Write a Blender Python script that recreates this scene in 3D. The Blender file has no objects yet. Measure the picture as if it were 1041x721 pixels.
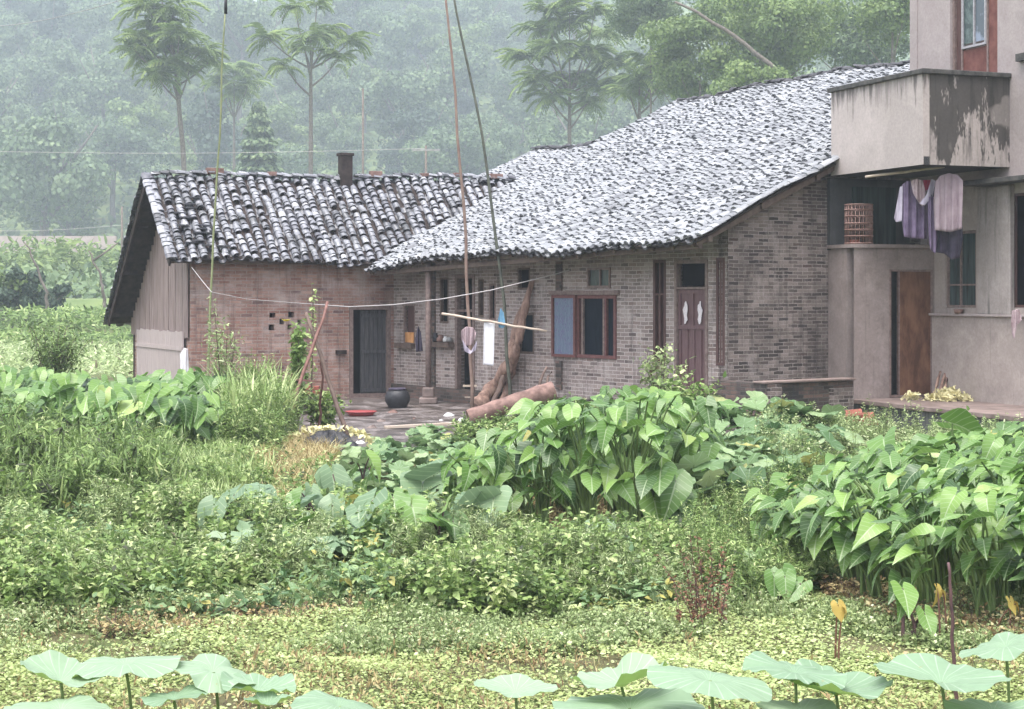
EXPO = 1.64
import bpy, math, random
import numpy as np
from mathutils import Vector
random.seed(7); rng = np.random.default_rng(11)
sc = bpy.context.scene
COL = sc.collection
R = math.radians
CZ = 2.5; FL = 1700.0                      # eye height and focal length used to read distances off the photograph

def P(px, py, Y): return np.array([(px-520.5)/FL*Y, Y, CZ-(py-300)/FL*Y])
def U(a, b): return random.uniform(a, b)
def hom(r, g, b): return (r, g, b, 1.0)

# ------------------------------------------------------------------ materials
MATS = {}
class NT:
    def __init__(s, name):
        s.m = bpy.data.materials.new(name); s.m.use_nodes = True
        s.n = s.m.node_tree.nodes; s.l = s.m.node_tree.links
        s.out = s.n['Material Output']; s.b = s.n['Principled BSDF']
    def node(s, t, **k):
        n = s.n.new(t)
        for a, v in k.items():
            if a.startswith('i_'):
                key = a[2:].replace('_', ' ')
                n.inputs[key].default_value = v
            else: setattr(n, a, v)
        return n
    def link(s, a, b): s.l.new(a, b)
    def noise(s, vec, scale, detail=4, rough=.6):
        n = s.node('ShaderNodeTexNoise'); n.inputs['Scale'].default_value = scale
        n.inputs['Detail'].default_value = detail; n.inputs['Roughness'].default_value = rough
        if vec is not None: s.link(vec, n.inputs['Vector'])
        return n.outputs['Fac']
    def ramp(s, fac, stops, interp='LINEAR'):
        n = s.node('ShaderNodeValToRGB'); e = n.color_ramp.elements; n.color_ramp.interpolation = interp
        while len(e) < len(stops): e.new(.5)
        for k, (p, c) in enumerate(stops): e[k].position = p; e[k].color = hom(*c) if len(c) == 3 else c
        s.link(fac, n.inputs['Fac']); return n.outputs['Color']
    def mix(s, fac, a, b, mode='MIX'):
        n = s.node('ShaderNodeMix', data_type='RGBA', blend_type=mode)
        if isinstance(fac, (int, float)): n.inputs[0].default_value = fac
        else: s.link(fac, n.inputs[0])
        for q, v in ((6, a), (7, b)):
            if isinstance(v, tuple): n.inputs[q].default_value = hom(*v)
            else: s.link(v, n.inputs[q])
        return n.outputs[2]
    def math(s, op, a, b=0.0, clamp=False):
        n = s.node('ShaderNodeMath', operation=op, use_clamp=clamp)
        for q, v in ((0, a), (1, b)):
            if isinstance(v, (int, float)): n.inputs[q].default_value = v
            else: s.link(v, n.inputs[q])
        return n.outputs[0]
    def coord(s, kind='Object', scale=(1,1,1)):
        t = s.node('ShaderNodeTexCoord'); m = s.node('ShaderNodeMapping')
        m.inputs['Scale'].default_value = scale
        s.link(t.outputs[kind], m.inputs['Vector']); return m.outputs['Vector']
    def geo(s, scale=(1,1,1)):
        t = s.node('ShaderNodeNewGeometry'); m = s.node('ShaderNodeMapping')
        m.inputs['Scale'].default_value = scale
        s.link(t.outputs['Position'], m.inputs['Vector']); return m.outputs['Vector']
    def attr(s, name='rnd'):
        return s.node('ShaderNodeAttribute', attribute_name=name).outputs['Fac']
    def bump(s, h, strength=.4, dist=.02):
        n = s.node('ShaderNodeBump'); n.inputs['Strength'].default_value = strength; n.inputs['Distance'].default_value = dist
        s.link(h, n.inputs['Height']); s.link(n.outputs['Normal'], s.b.inputs['Normal'])
    def base(s, c, rough=.7, spec=.3):
        if isinstance(c, tuple): s.b.inputs['Base Color'].default_value = hom(*c)
        else: s.link(c, s.b.inputs['Base Color'])
        if isinstance(rough, (int, float)): s.b.inputs['Roughness'].default_value = rough
        else: s.link(rough, s.b.inputs['Roughness'])
        s.b.inputs['Specular IOR Level'].default_value = spec
        return s.m
    def translucent(s, col, fac=.3):
        t = s.node('ShaderNodeBsdfTranslucent'); mx = s.node('ShaderNodeMixShader'); mx.inputs[0].default_value = fac
        if isinstance(col, tuple): t.inputs['Color'].default_value = hom(*col)
        else: s.link(col, t.inputs['Color'])
        s.link(s.b.outputs[0], mx.inputs[1]); s.link(t.outputs[0], mx.inputs[2]); s.link(mx.outputs[0], s.out.inputs['Surface'])

def simple(name, c1, c2, scale=3, rough=.7, spec=.3, bump=.0, stretch=(1,1,1)):
    """two-tone noise material in world space"""
    t = NT(name); g = t.geo(stretch)
    f = t.noise(g, scale, 5, .65)
    c = t.ramp(f, [(.35, c1), (.65, c2)])
    t.base(c, rough, spec)
    if bump: t.bump(f, bump, .02)
    MATS[name] = t.m; return t.m

def leafmat(name, stops, rough=.45, spec=.4, trans=.3, veins=None, back=None):
    t = NT(name); r = t.attr('rnd')
    c = t.ramp(r, stops)
    if veins:
        uv = t.node('ShaderNodeUVMap').outputs['UV']; sp = t.node('ShaderNodeSeparateXYZ'); t.link(uv, sp.inputs[0])
        ax = t.math('ABSOLUTE', sp.outputs[0])
        if veins == 'taro':
            k = t.math('SINE', t.math('MULTIPLY', t.math('SUBTRACT', sp.outputs[1], t.math('MULTIPLY', ax, .55)), 42))
            side = t.math('GREATER_THAN', k, .88)
            mid = t.math('LESS_THAN', ax, .022)
            v = t.math('MAXIMUM', t.math('MULTIPLY', side, .45), mid)
        else:   # radial: uv is polar direction * radius
            at = t.math('ARCTAN2', sp.outputs[1], sp.outputs[0])
            k = t.math('SINE', t.math('MULTIPLY', at, 24 if back else 10))
            v = t.math('MULTIPLY', t.math('GREATER_THAN', k, .94), .45)
        c0 = c
        c = t.mix(t.math('MULTIPLY', v, .6), c, (.5, .6, .38) if veins == 'taro' else (.62, .7, .6))
        t.bump(v, .25, .01)
        hs = t.noise(uv, 5, 3)
        c = t.mix(t.math('MULTIPLY', hs, .5), c, t.mix(.5, c, (.03, .08, .03)))
        spots = t.noise(t.geo(), 23, 3, .6)
        c = t.mix(t.ramp(spots, [(.70, (0,0,0)), (.76, (.6,.6,.6))]), c, (.27, .24, .1))
    if back: c = t.mix(t.math('MULTIPLY', t.node('ShaderNodeNewGeometry').outputs['Backfacing'], .85), c, back)
    t.base(c, rough, spec)
    if trans: t.translucent(c, trans)
    MATS[name] = t.m; return t.m

def brick(name, bricks, mortar, bw=.25, bh=.07, grime=(.04,.04,.045), grime_lo=.52, grime_hi=.7, bumpk=.8, pale=None):
    t = NT(name); uv = t.node('ShaderNodeUVMap').outputs['UV']
    wn = t.node('ShaderNodeTexNoise'); wn.inputs['Scale'].default_value = 2.2; wn.inputs['Detail'].default_value = 3; t.link(uv, wn.inputs['Vector'])
    wob = t.node('ShaderNodeVectorMath', operation='MULTIPLY_ADD'); t.link(wn.outputs['Color'], wob.inputs[0]); wob.inputs[1].default_value = (.03,.035,0); t.link(uv, wob.inputs[2])
    wn2 = t.node('ShaderNodeTexNoise'); wn2.inputs['Scale'].default_value = 14; t.link(uv, wn2.inputs['Vector'])
    wob2 = t.node('ShaderNodeVectorMath', operation='MULTIPLY_ADD'); t.link(wn2.outputs['Color'], wob2.inputs[0]); wob2.inputs[1].default_value = (.02,.018,0); t.link(wob.outputs[0], wob2.inputs[2])
    b = t.node('ShaderNodeTexBrick'); t.link(wob2.outputs[0], b.inputs['Vector'])
    b.inputs['Scale'].default_value = 1; b.inputs['Brick Width'].default_value = bw; b.inputs['Row Height'].default_value = bh
    b.inputs['Mortar Size'].default_value = .009; b.inputs['Mortar Smooth'].default_value = .4; b.inputs['Bias'].default_value = 0
    b.inputs['Color1'].default_value = (0,0,0,1); b.inputs['Color2'].default_value = (1,1,1,1); b.inputs['Mortar'].default_value = (.5,.5,.5,1)
    # second, coarser random per-brick value from white noise of the brick colour
    col = t.ramp(b.outputs['Color'], bricks)
    c = t.mix(b.outputs['Fac'], col, mortar)
    fine = t.noise(uv, 40, 3)
    c = t.mix(.35, c, t.ramp(fine, [(.3, (.45,.45,.45)), (.7, (1,1,1))]), 'MULTIPLY')
    big = t.noise(t.geo(), .9, 5, .7)
    g = t.ramp(big, [(grime_lo, (0,0,0)), (grime_hi, (.75,.75,.75))])
    c = t.mix(g, c, grime)
    if pale:
        pn = t.noise(t.geo((1,1,1.6)), 1.3, 6, .7)
        c = t.mix(t.ramp(pn, [(.5, (0,0,0)), (.66, (.7,.7,.7))]), c, pale)
    run = t.noise(t.geo((4, 4, .35)), 1.5, 5, .7)
    c = t.mix(t.ramp(run, [(.52, (0,0,0)), (.70, (.7,.7,.7))]), c, tuple(q*1.3 for q in grime))
    wash = t.noise(t.geo((1, 1, .5)), 2.6, 6, .75)
    c = t.mix(t.ramp(wash, [(.54, (0,0,0)), (.66, (.5,.5,.5))]), c, mortar)
    t.base(c, .85, .25)
    h = t.math('SUBTRACT', t.math('ADD', t.math('MULTIPLY', fine, .5), t.math('MULTIPLY', b.outputs['Color'], .8)), t.math('MULTIPLY', b.outputs['Fac'], 1.0))
    t.bump(h, bumpk, .03)
    MATS[name] = t.m; return t.m

def concrete(name, c1, c2, stain, slo, shi, ztop=None, depth=1.2, fr=3.2):
    t = NT(name); g = t.geo()
    f = t.noise(g, 1.6, 7, .7); c = t.ramp(f, [(.35, c1), (.65, c2)])
    fs = t.noise(t.geo((7, 7, .55)), 1.3, 5, .65)
    s = t.ramp(fs, [(slo, (0,0,0)), (shi, (.8,.8,.8))])
    c = t.mix(s, c, stain)
    if ztop is not None:
        sp = t.node('ShaderNodeSeparateXYZ'); t.link(t.geo(), sp.inputs[0])
        d = t.math('SUBTRACT', ztop, sp.outputs[2])
        lim = t.math('MULTIPLY', t.math('SUBTRACT', t.noise(t.geo((fr, fr, .3)), 1.6, 5, .75), .38), depth*6.5)
        edge = t.math('MULTIPLY', t.math('SUBTRACT', lim, d), 3, True)
        c = t.mix(t.math('MULTIPLY', edge, .86), c, stain)
    patch = t.ramp(t.noise(g, .8, 3, .5), [(.54, (0,0,0)), (.57, (.55,.55,.55))]); c = t.mix(patch, c, t.mix(.5, c2, (c1[0]*.6, c1[1]*.6, c1[2]*.6)))
    c = t.mix(.4, c, t.ramp(t.noise(g, 22, 4), [(.3, (.6,.6,.6)), (.65, (1,1,1))]), 'MULTIPLY')
    t.base(c, .8, .3); t.bump(f, .3, .02); MATS[name] = t.m; return t.m

# ------------------------------------------------------------------ object helpers
def link(o, parent=None):
    COL.objects.link(o)
    if parent is not None:
        o.parent = parent
        if parent.parent is None: o.location = -Vector(parent.location) if parent.type == 'EMPTY' else (0,0,0)
    return o
def tag(o, label=None, cat=None, group=None, kind=None):
    if label: o['label'] = label
    if cat: o['category'] = cat
    if group: o['group'] = group
    if kind: o['kind'] = kind
    return o
def thing(name, label, cat, loc, group=None):
    o = bpy.data.objects.new(name, None); o.location = tuple(float(q) for q in loc); o.empty_display_size = .2
    COL.objects.link(o); return tag(o, label, cat, group)

def mk(name, V, F, mat, parent=None, uv=None, rnd=None, smooth=False):
    """numpy mesh: V (n,3); F list of (k,m) arrays of constant width each"""
    me = bpy.data.meshes.new(name); V = np.ascontiguousarray(V, dtype=np.float32)
    Fs = F if isinstance(F, list) else [F]
    me.vertices.add(len(V)); me.vertices.foreach_set('co', V.ravel())
    loops = np.concatenate([f.ravel() for f in Fs]).astype(np.int32)
    st = []; off = 0
    for f in Fs:
        st.append(off + np.arange(len(f))*f.shape[1]); off += f.size
    st = np.concatenate(st).astype(np.int32)
    me.loops.add(len(loops)); me.loops.foreach_set('vertex_index', loops)
    me.polygons.add(len(st)); me.polygons.foreach_set('loop_start', st)
    if smooth: me.polygons.foreach_set('use_smooth', np.ones(len(st), bool))
    me.update(calc_edges=True)
    if uv is not None:
        l = me.uv_layers.new(name='UVMap'); l.data.foreach_set('uv', np.ascontiguousarray(uv[loops], dtype=np.float32).ravel())
    if rnd is not None:
        a = me.attributes.new('rnd', 'FLOAT', 'POINT'); a.data.foreach_set('value', np.ascontiguousarray(rnd, dtype=np.float32))
    if mat is not None: me.materials.append(mat)
    o = bpy.data.objects.new(name, me); return link(o, parent)

def scatter(tv, tf, tuv, T, B, rnd):
    """template tv (n,3), tf (k,m); T (N,3); B (N,3,3) columns are scaled axes -> arrays"""
    N = len(T); n = len(tv)
    V = np.einsum('nij,vj->nvi', B, tv) + T[:, None, :]
    F = tf[None] + (np.arange(N)*n)[:, None, None]
    uv = np.tile(tuv, (N, 1)) if tuv is not None else None
    return V.reshape(-1, 3), F.reshape(-1, tf.shape[1]), uv, np.repeat(rnd, n)
def join(parts):
    Vs, Fd, uvs, rs = [], {}, [], []; off = 0
    for V, F, uv, r in parts:
        Vs.append(V); Fd.setdefault(F.shape[1], []).append(F + off); off += len(V)
        uvs.append(uv if uv is not None else np.zeros((len(V), 2))); rs.append(r if r is not None else np.zeros(len(V)))
    return np.concatenate(Vs), [np.concatenate(f) for f in Fd.values()], np.concatenate(uvs), np.concatenate(rs)
def nrm(a): return a/np.maximum(np.linalg.norm(a, axis=-1, keepdims=True), 1e-9)
def frames(d, n, s):
    """leaf axes: y along d, z near n, x across; s (N,) or (N,3) scale"""
    d = nrm(d); x = nrm(np.cross(d, n)); z = np.cross(x, d)
    B = np.stack([x, d, z], axis=-1)
    s = np.asarray(s); s = s[:, None].repeat(3, 1) if s.ndim == 1 else s
    return B*s[:, None, :]
def tubes(pts, rad, sides=5, rnd=None):
    """pts (N,K,3), rad (N,K)"""
    pts = np.asarray(pts, float); rad = np.asarray(rad, float); N, K, _ = pts.shape
    d = np.gradient(pts, axis=1); d = nrm(d)
    ref = np.where(np.abs(d[..., 2:3]) > .8, np.array([1., 0, 0]), np.array([0, 0, 1.]))
    a = nrm(np.cross(d, ref)); b = np.cross(d, a)
    th = np.arange(sides)/sides*2*np.pi
    ring = a[:, :, None]*np.cos(th)[None, None, :, None] + b[:, :, None]*np.sin(th)[None, None, :, None]
    V = pts[:, :, None] + ring*rad[:, :, None, None]
    idx = np.arange(N*K*sides).reshape(N, K, sides)
    q = np.stack([idx[:, :-1], idx[:, 1:], np.roll(idx[:, 1:], -1, 2), np.roll(idx[:, :-1], -1, 2)], -1).reshape(-1, 4)
    kk = np.linspace(0, 1, K)
    uv = np.stack([np.tile(th/6.28, N*K), np.repeat(np.tile(kk, N), sides)], -1)
    r = np.repeat(rng.random(N) if rnd is None else rnd, K*sides)
    return V.reshape(-1, 3), q, uv, r
def tube_obj(name, pts, rad, mat, parent=None, sides=8, caps=True):
    pts = np.asarray(pts, float); K = len(pts); rad = np.full(K, rad) if np.isscalar(rad) else np.asarray(rad)
    V, F, uv, r = tubes(pts[None], rad[None], sides, np.array([.5]))
    Fs = [F]
    if caps: Fs += [np.arange(sides)[None], (np.arange(sides)[::-1] + (K-1)*sides)[None]]
    if caps: Fs = [F, np.concatenate(Fs[1:])]
    return mk(name, V, Fs, mat, parent, uv, r, smooth=False)

class MB:
    """hand-built solids; uv = metres along the face"""
    def __init__(s): s.v = []; s.f = []
    def poly(s, pts, rev=False):
        n = len(s.v); s.v += [tuple(map(float, p)) for p in pts]; i = list(range(n, n+len(pts)))
        s.f.append(i[::-1] if rev else i)
    def box(s, o, a, b, c):
        """corner o and three edge vectors"""
        o, a, b, c = (np.array(q, float) for q in (o, a, b, c))
        if np.dot(np.cross(a, b), c) < 0: a, b = b, a
        n = len(s.v)
        for q in (o, o+a, o+a+b, o+b, o+c, o+a+c, o+a+b+c, o+b+c): s.v.append(tuple(q))
        for f in ((0,3,2,1), (4,5,6,7), (0,1,5,4), (1,2,6,5), (2,3,7,6), (3,0,4,7)): s.f.append([n+k for k in f])
    def prism(s, pts, e):
        """closed planar polygon extruded by e"""
        pts = [np.array(p, float) for p in pts]; e = np.array(e, float); k = len(pts)
        nn = sum((np.cross(pts[i]-pts[0], pts[(i+1) % k]-pts[0]) for i in range(k)), np.zeros(3))
        if np.dot(nn, e) > 0: pts = pts[::-1]
        n = len(s.v); s.v += [tuple(p) for p in pts] + [tuple(p+e) for p in pts]
        s.f.append(list(range(n, n+k))); s.f.append([n+k+i for i in range(k)][::-1])
        for i in range(k): j = (i+1) % k; s.f.append([n+i, n+k+i, n+k+j, n+j])
    def bar(s, p, q, w, h, up=(0,0,1)):
        p = np.array(p, float); q = np.array(q, float); d = q-p; x = nrm(np.cross(d, up)); z = nrm(np.cross(x, d))
        s.box(p - x*w/2 - z*h/2, d, x*w, z*h)
    def build(s, name, mat, parent=None, bevel=0, smooth=False):
        me = bpy.data.meshes.new(name); me.from_pydata(s.v, [], s.f); me.update()
        l = me.uv_layers.new(name='UVMap')
        for p in me.polygons:
            n = p.normal
            if abs(n.z) < .8:
                t = Vector((-n.y, n.x, 0)).normalized()
                for li in p.loop_indices:
                    c = me.vertices[me.loops[li].vertex_index].co; l.data[li].uv = (c.dot(t), c.z)
            else:
                for li in p.loop_indices:
                    c = me.vertices[me.loops[li].vertex_index].co; l.data[li].uv = (c.x, c.y)
        if mat is not None: me.materials.append(mat)
        o = bpy.data.objects.new(name, me); link(o, parent)
        if bevel:
            m = o.modifiers.new('b', 'BEVEL'); m.width = bevel; m.segments = 2; m.limit_method = 'ANGLE'
        return o

class Fr:
    """vertical-wall frame: o (x,y), unit a (x,y)"""
    def __init__(s, o, a):
        s.o = np.array(o, float); s.a = nrm(np.array(a, float)); s.b = np.array([s.a[1]*-1, s.a[0]])  # b = a turned left
    def p(s, a, b, z): q = s.o + s.a*a + s.b*b; return np.array([q[0], q[1], z])
    def A(s, k=1.0): return np.array([s.a[0]*k, s.a[1]*k, 0])
    def B(s, k=1.0): return np.array([s.b[0]*k, s.b[1]*k, 0])
    def at(s, px, b=0.0):
        """distance along a where the image column px meets the line b = const"""
        r = (px-520.5)/FL; q = s.o + s.b*b
        return (r*q[1]-q[0])/(s.a[0]-r*s.a[1])
    def z(s, a, py, b=0.0):
        Y = s.p(a, b, 0)[1]; return CZ-(py-300)/FL*Y
    def wall(s, mb, a0, a1, z0, ztop, holes, out=-1, th=.24):
        """wall in the plane b=0 with its visible side towards out*b; ztop callable"""
        zt = ztop if callable(ztop) else (lambda a: ztop)
        av = sorted(set([a0, a1] + [h[0] for h in holes] + [h[1] for h in holes]))
        for i in range(len(av)-1):
            l, r = av[i], av[i+1]
            hs = sorted([h for h in holes if h[0] <= l+1e-6 and h[1] >= r-1e-6], key=lambda h: h[2])
            zz = z0
            segs = []
            for h in hs: segs.append((zz, zz, h[2], h[2])); zz = h[3]
            segs.append((zz, zz, zt(l), zt(r)))
            for (b0, b1, t0, t1) in segs:
                for off in (0, -out*th):
                    q = [s.p(l, off, b0), s.p(r, off, b1), s.p(r, off, t1), s.p(l, off, t0)]
                    mb.poly(q, rev=(out > 0) != (off != 0))
        for (l, r, b, t) in holes:
            e = -out*th
            mb.poly([s.p(l,0,b), s.p(l,e,b), s.p(l,e,t), s.p(l,0,t)], rev=out > 0)
            mb.poly([s.p(r,0,b), s.p(r,0,t), s.p(r,e,t), s.p(r,e,b)], rev=out > 0)
            mb.poly([s.p(l,0,b), s.p(r,0,b), s.p(r,e,b), s.p(l,e,b)], rev=out > 0)
            mb.poly([s.p(l,0,t), s.p(l,e,t), s.p(r,e,t), s.p(r,0,t)], rev=out > 0)
    def slab(s, mb, a0, a1, b0, b1, z0, z1):
        mb.box(s.p(a0, b0, z0), s.A(a1-a0), s.B(b1-b0), np.array([0, 0, z1-z0]))

# frames of the three houses
MF = Fr((3.89, 30.1), (.583, -.812))      # main: a runs to the right towards the camera, b is behind the facade
L3 = nrm(np.array([.891, .454]))
LF = Fr((-7.16, 37.17), L3)               # left house: a to the right, b behind its front wall
CF = Fr((7.93, 31.4), (.36, -.933))       # concrete block: a towards the camera, b into the block (right)

def smooth(x, a, b): t = np.clip((x-a)/(b-a), 0, 1); return t*t*(3-2*t)
def vnoise(x, y, s, k=0):
    x = np.asarray(x)*s + 17.3*k; y = np.asarray(y)*s + 9.1*k
    return (np.sin(x*1.3+1.7*np.sin(y*.9+k)) + np.sin(y*1.1+1.9*np.sin(x*.7+2+k)) + .5*np.sin(2.3*x+3.1*y+k))/2.5
def gh(x, y):
    x = np.asarray(x, float); y = np.asarray(y, float)
    z = .04*vnoise(x, y, 1.1)
    yard = smooth(y, 24.5, 29)*(1-smooth(y, 46, 60))
    z = z*(1-.7*yard) + yard*(.08 + .28*smooth(x, -1.5, 3.8)*(1-smooth(x, 4.6, 6)))
    z = z + smooth(y, 84, 88)*.9 + smooth(y, 100, 104)*1.3
    hill = np.clip(y-290, 0, 370)
    z = z + hill*.345*(.9+.1*smooth(x, -70, 60)) + smooth(y, 290, 360)*6*vnoise(x, y, .022, 2)
    return z
# ------------------------------------------------------------------ the materials
brick('brick_red', [(0,(.27,.14,.11)),(.35,(.38,.21,.165)),(.6,(.31,.19,.155)),(.85,(.47,.29,.23)),(1,(.17,.10,.095))], (.38,.32,.29), bw=.26, bh=.075, grime=(.10,.065,.06), grime_lo=.5, grime_hi=.78, bumpk=.7, pale=(.46,.37,.34))
brick('brick_grey', [(0,(.12,.095,.09)),(.3,(.30,.245,.23)),(.6,(.23,.185,.17)),(.85,(.40,.33,.305)),(1,(.18,.125,.11))], (.52,.465,.44), bw=.24, bh=.075, grime=(.07,.06,.06), grime_lo=.58, grime_hi=.85, bumpk=.5, pale=(.44,.39,.37))
brick('brick_gable', [(0,(.06,.052,.05)),(.3,(.15,.12,.11)),(.6,(.22,.18,.165)),(.9,(.34,.285,.26)),(1,(.12,.085,.075))], (.40,.35,.33), bw=.25, bh=.066, grime=(.035,.03,.03), grime_lo=.44, grime_hi=.74, bumpk=1.0)
brick('brick_dark', [(0,(.05,.045,.04)),(.5,(.12,.09,.08)),(1,(.2,.13,.11))], (.13,.12,.11), bumpk=.9)
concrete('conc_wall', (.31,.265,.245), (.45,.39,.36), (.16,.14,.135), .60, .80)
concrete('conc_annex', (.22,.18,.17), (.36,.30,.285), (.12,.105,.1), .56, .8)
concrete('conc_column', (.27,.24,.225), (.42,.375,.36), (.11,.105,.1), .5, .72)
concrete('conc_balcony', (.42,.37,.35), (.50,.44,.42), (.10,.09,.085), .66, .85, ztop=6.33, depth=.40, fr=4.2)
concrete('conc_balcony_end', (.33,.29,.27), (.42,.37,.35), (.03,.028,.026), .52, .72, ztop=6.33, depth=1.5, fr=1.1)
concrete('conc_upper', (.34,.29,.285), (.42,.37,.36), (.3,.27,.26), .66, .85)
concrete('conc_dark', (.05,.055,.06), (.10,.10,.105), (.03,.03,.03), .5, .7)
concrete('conc_plinth', (.07,.075,.08), (.15,.15,.15), (.035,.04,.04), .5, .7)
simple('platform_top', (.14,.105,.095), (.27,.21,.19), 2.5, .6, .4)
simple('coping', (.035,.035,.035), (.10,.095,.09), 6, .8)
simple('dark_wood', (.022,.018,.017), (.06,.045,.042), 6, .8, .2)
simple('rafter', (.09,.065,.055), (.16,.12,.1), 8, .8, .2)
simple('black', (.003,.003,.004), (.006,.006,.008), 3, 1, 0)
simple('curtain_dark', (.004,.008,.014), (.012,.018,.03), 9, .9, .1, stretch=(6,6,.4))
simple('frame_red', (.11,.045,.045), (.17,.075,.07), 14, .6, .3)
simple('frame_wood', (.14,.10,.09), (.24,.18,.165), 14, .7, .3)
simple('door_purple', (.10,.055,.06), (.17,.10,.105), 10, .6, .35, stretch=(5,5,.5))
simple('slot_brown', (.06,.032,.03), (.12,.065,.06), 10, .7, .3, stretch=(5,5,.5))
simple('door_grey', (.03,.032,.038), (.085,.082,.088), 8, .7, .3, stretch=(6,6,.4))
simple('door_rust', (.075,.032,.02), (.19,.095,.055), 3, .6, .3, stretch=(2,2,.7))
simple('panel_red', (.11,.035,.028), (.2,.08,.065), 4, .6, .3)
simple('frame_white', (.28,.27,.29), (.42,.42,.44), 20, .5)
simple('paper_white', (.6,.56,.58), (.75,.7,.72), 30, .8)
simple('tin', (.16,.2,.19), (.26,.3,.29), 5, .5, .5)
simple('clay', (.12,.07,.06), (.27,.17,.145), 7, .75, .3, .4)
simple('clay_red', (.2,.06,.04), (.32,.12,.09), 8, .7)
simple('log_bark', (.17,.105,.085), (.40,.27,.215), 9, .85, .2, .8, stretch=(1,1,.35))
simple('bamboo_green', (.15,.18,.08), (.24,.26,.13), 5, .5, .4)
simple('bamboo_grey', (.05,.055,.045), (.12,.13,.10), 5, .6, .4)
simple('bamboo_brown', (.19,.12,.10), (.27,.2,.16), 5, .6, .4)
simple('bamboo_pale', (.42,.34,.27), (.55,.46,.38), 5, .6, .4)
simple('pole_red', (.13,.06,.05), (.24,.13,.11), 9, .7)
simple('rope', (.38,.36,.36), (.5,.47,.47), 30, .8)
simple('plastic_black', (.010,.010,.013), (.03,.03,.036), 12, .5, .4, .5)
simple('plastic_red', (.30,.05,.055), (.36,.07,.07), 5, .35, .5)
simple('cloth_white', (.70,.70,.74), (.8,.8,.82), 5, .9)
simple('cloth_purple', (.12,.09,.155), (.21,.16,.25), 5, .9)
simple('cloth_mauve', (.27,.21,.24), (.36,.29,.32), 5, .9)
simple('cloth_lilac', (.38,.34,.43), (.5,.46,.54), 5, .9)
simple('cloth_pink', (.34,.25,.27), (.45,.36,.38), 22, .9)
simple('cloth_dark', (.035,.03,.05), (.07,.06,.09), 8, .9)
simple('cloth_blue', (.10,.25,.40), (.16,.32,.46), 8, .9)
simple('cloth_orange', (.36,.17,.06), (.42,.22,.09), 8, .9)
simple('cloth_crimson', (.16,.015,.035), (.2,.02,.05), 8, .9)
simple('soil', (.09,.055,.04), (.16,.10,.075), 3, .9, .2, .5)
simple('weathered_board', (.15,.11,.10), (.36,.29,.28), 5, .85, .2, .5, stretch=(7,7,.25))
simple('pale_board', (.36,.30,.29), (.50,.43,.42), 6, .85, .2, .4, stretch=(9,9,.3))
simple('bark', (.10,.085,.075), (.2,.17,.15), 6, .9, .2)
simple('husk', (.55,.5,.26), (.72,.68,.42), 12, .8)
simple('metal_grey', (.2,.2,.2), (.32,.32,.33), 5, .5, .5)
simple('far_wall', (.4,.33,.31), (.5,.42,.4), 1, .9)
simple('basket', (.18,.10,.085), (.32,.21,.18), 9, .7)
simple('jar_white', (.6,.6,.6), (.7,.7,.7), 5, .3, .5)
simple('straw_heap', (.18,.11,.08), (.3,.2,.15), 9, .9)

# glass
t = NT('glass'); t.base((.03,.045,.055), .12, .6); MATS['glass'] = t.m
t = NT('glass_curtain'); w = t.node('ShaderNodeTexWave'); w.inputs['Scale'].default_value = 7; w.inputs['Distortion'].default_value = 3
t.link(t.coord('UV'), w.inputs['Vector']); c = t.ramp(w.outputs['Fac'], [(0, (.05,.09,.15)), (.6, (.11,.16,.24)), (1, (.22,.26,.33))])
n = t.noise(t.geo(), 14, 3); c = t.mix(t.ramp(n, [(.5,(0,0,0)),(.62,(1,1,1))]), c, (.12,.12,.22)); t.base(c, .3, .5); MATS['glass_curtain'] = t.m
t = NT('glass_teal'); n = t.noise(t.geo((5,5,.3)), 3, 3); t.base(t.ramp(n, [(.4,(.015,.028,.03)),(.65,(.055,.085,.085))]), .2, .6); MATS['glass_teal'] = t.m
t = NT('glass_sky'); n = t.noise(t.geo((1,1,1)), 3, 3); t.base(t.ramp(n, [(.45,(.2,.24,.32)),(.55,(.05,.07,.09))]), .1, .8); MATS['glass_sky'] = t.m
t = NT('glass_green'); n = t.noise(t.geo((1,1,1)), 6, 4); t.base(t.ramp(n, [(.4,(.03,.05,.05)),(.6,(.09,.13,.12))]), .25, .5); MATS['glass_green'] = t.m

# roof tiles, wet
def tilemat(name, stops, rough, spec, moss, mlo=.5):
    t = NT(name); r = t.attr('rnd'); c = t.ramp(r, stops)
    g = t.noise(t.geo(), 1.1, 5, .7); c = t.mix(t.ramp(g, [(mlo, (0,0,0)), (mlo+.16, (.85,.85,.85))]), c, moss)
    f = t.noise(t.geo(), 30, 3); c = t.mix(t.ramp(f, [(.55,(0,0,0)),(.7,(.5,.5,.5))]), c, (.03,.032,.035))
    t.base(c, rough, spec); MATS[name] = t.m
tilemat('tile_main', [(0,(.06,.062,.07)),(.2,(.16,.165,.18)),(.5,(.24,.25,.265)),(1,(.34,.35,.37))], .45, .45, (.12,.125,.135), .54)
tilemat('tile_left', [(0,(.06,.06,.075)),(.3,(.18,.185,.21)),(.7,(.25,.258,.285)),(1,(.38,.385,.41))], .42, .6, (.035,.037,.04), .48)
simple('tile_gap', (.025,.025,.03), (.07,.07,.08), 4, .6, .4)

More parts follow.
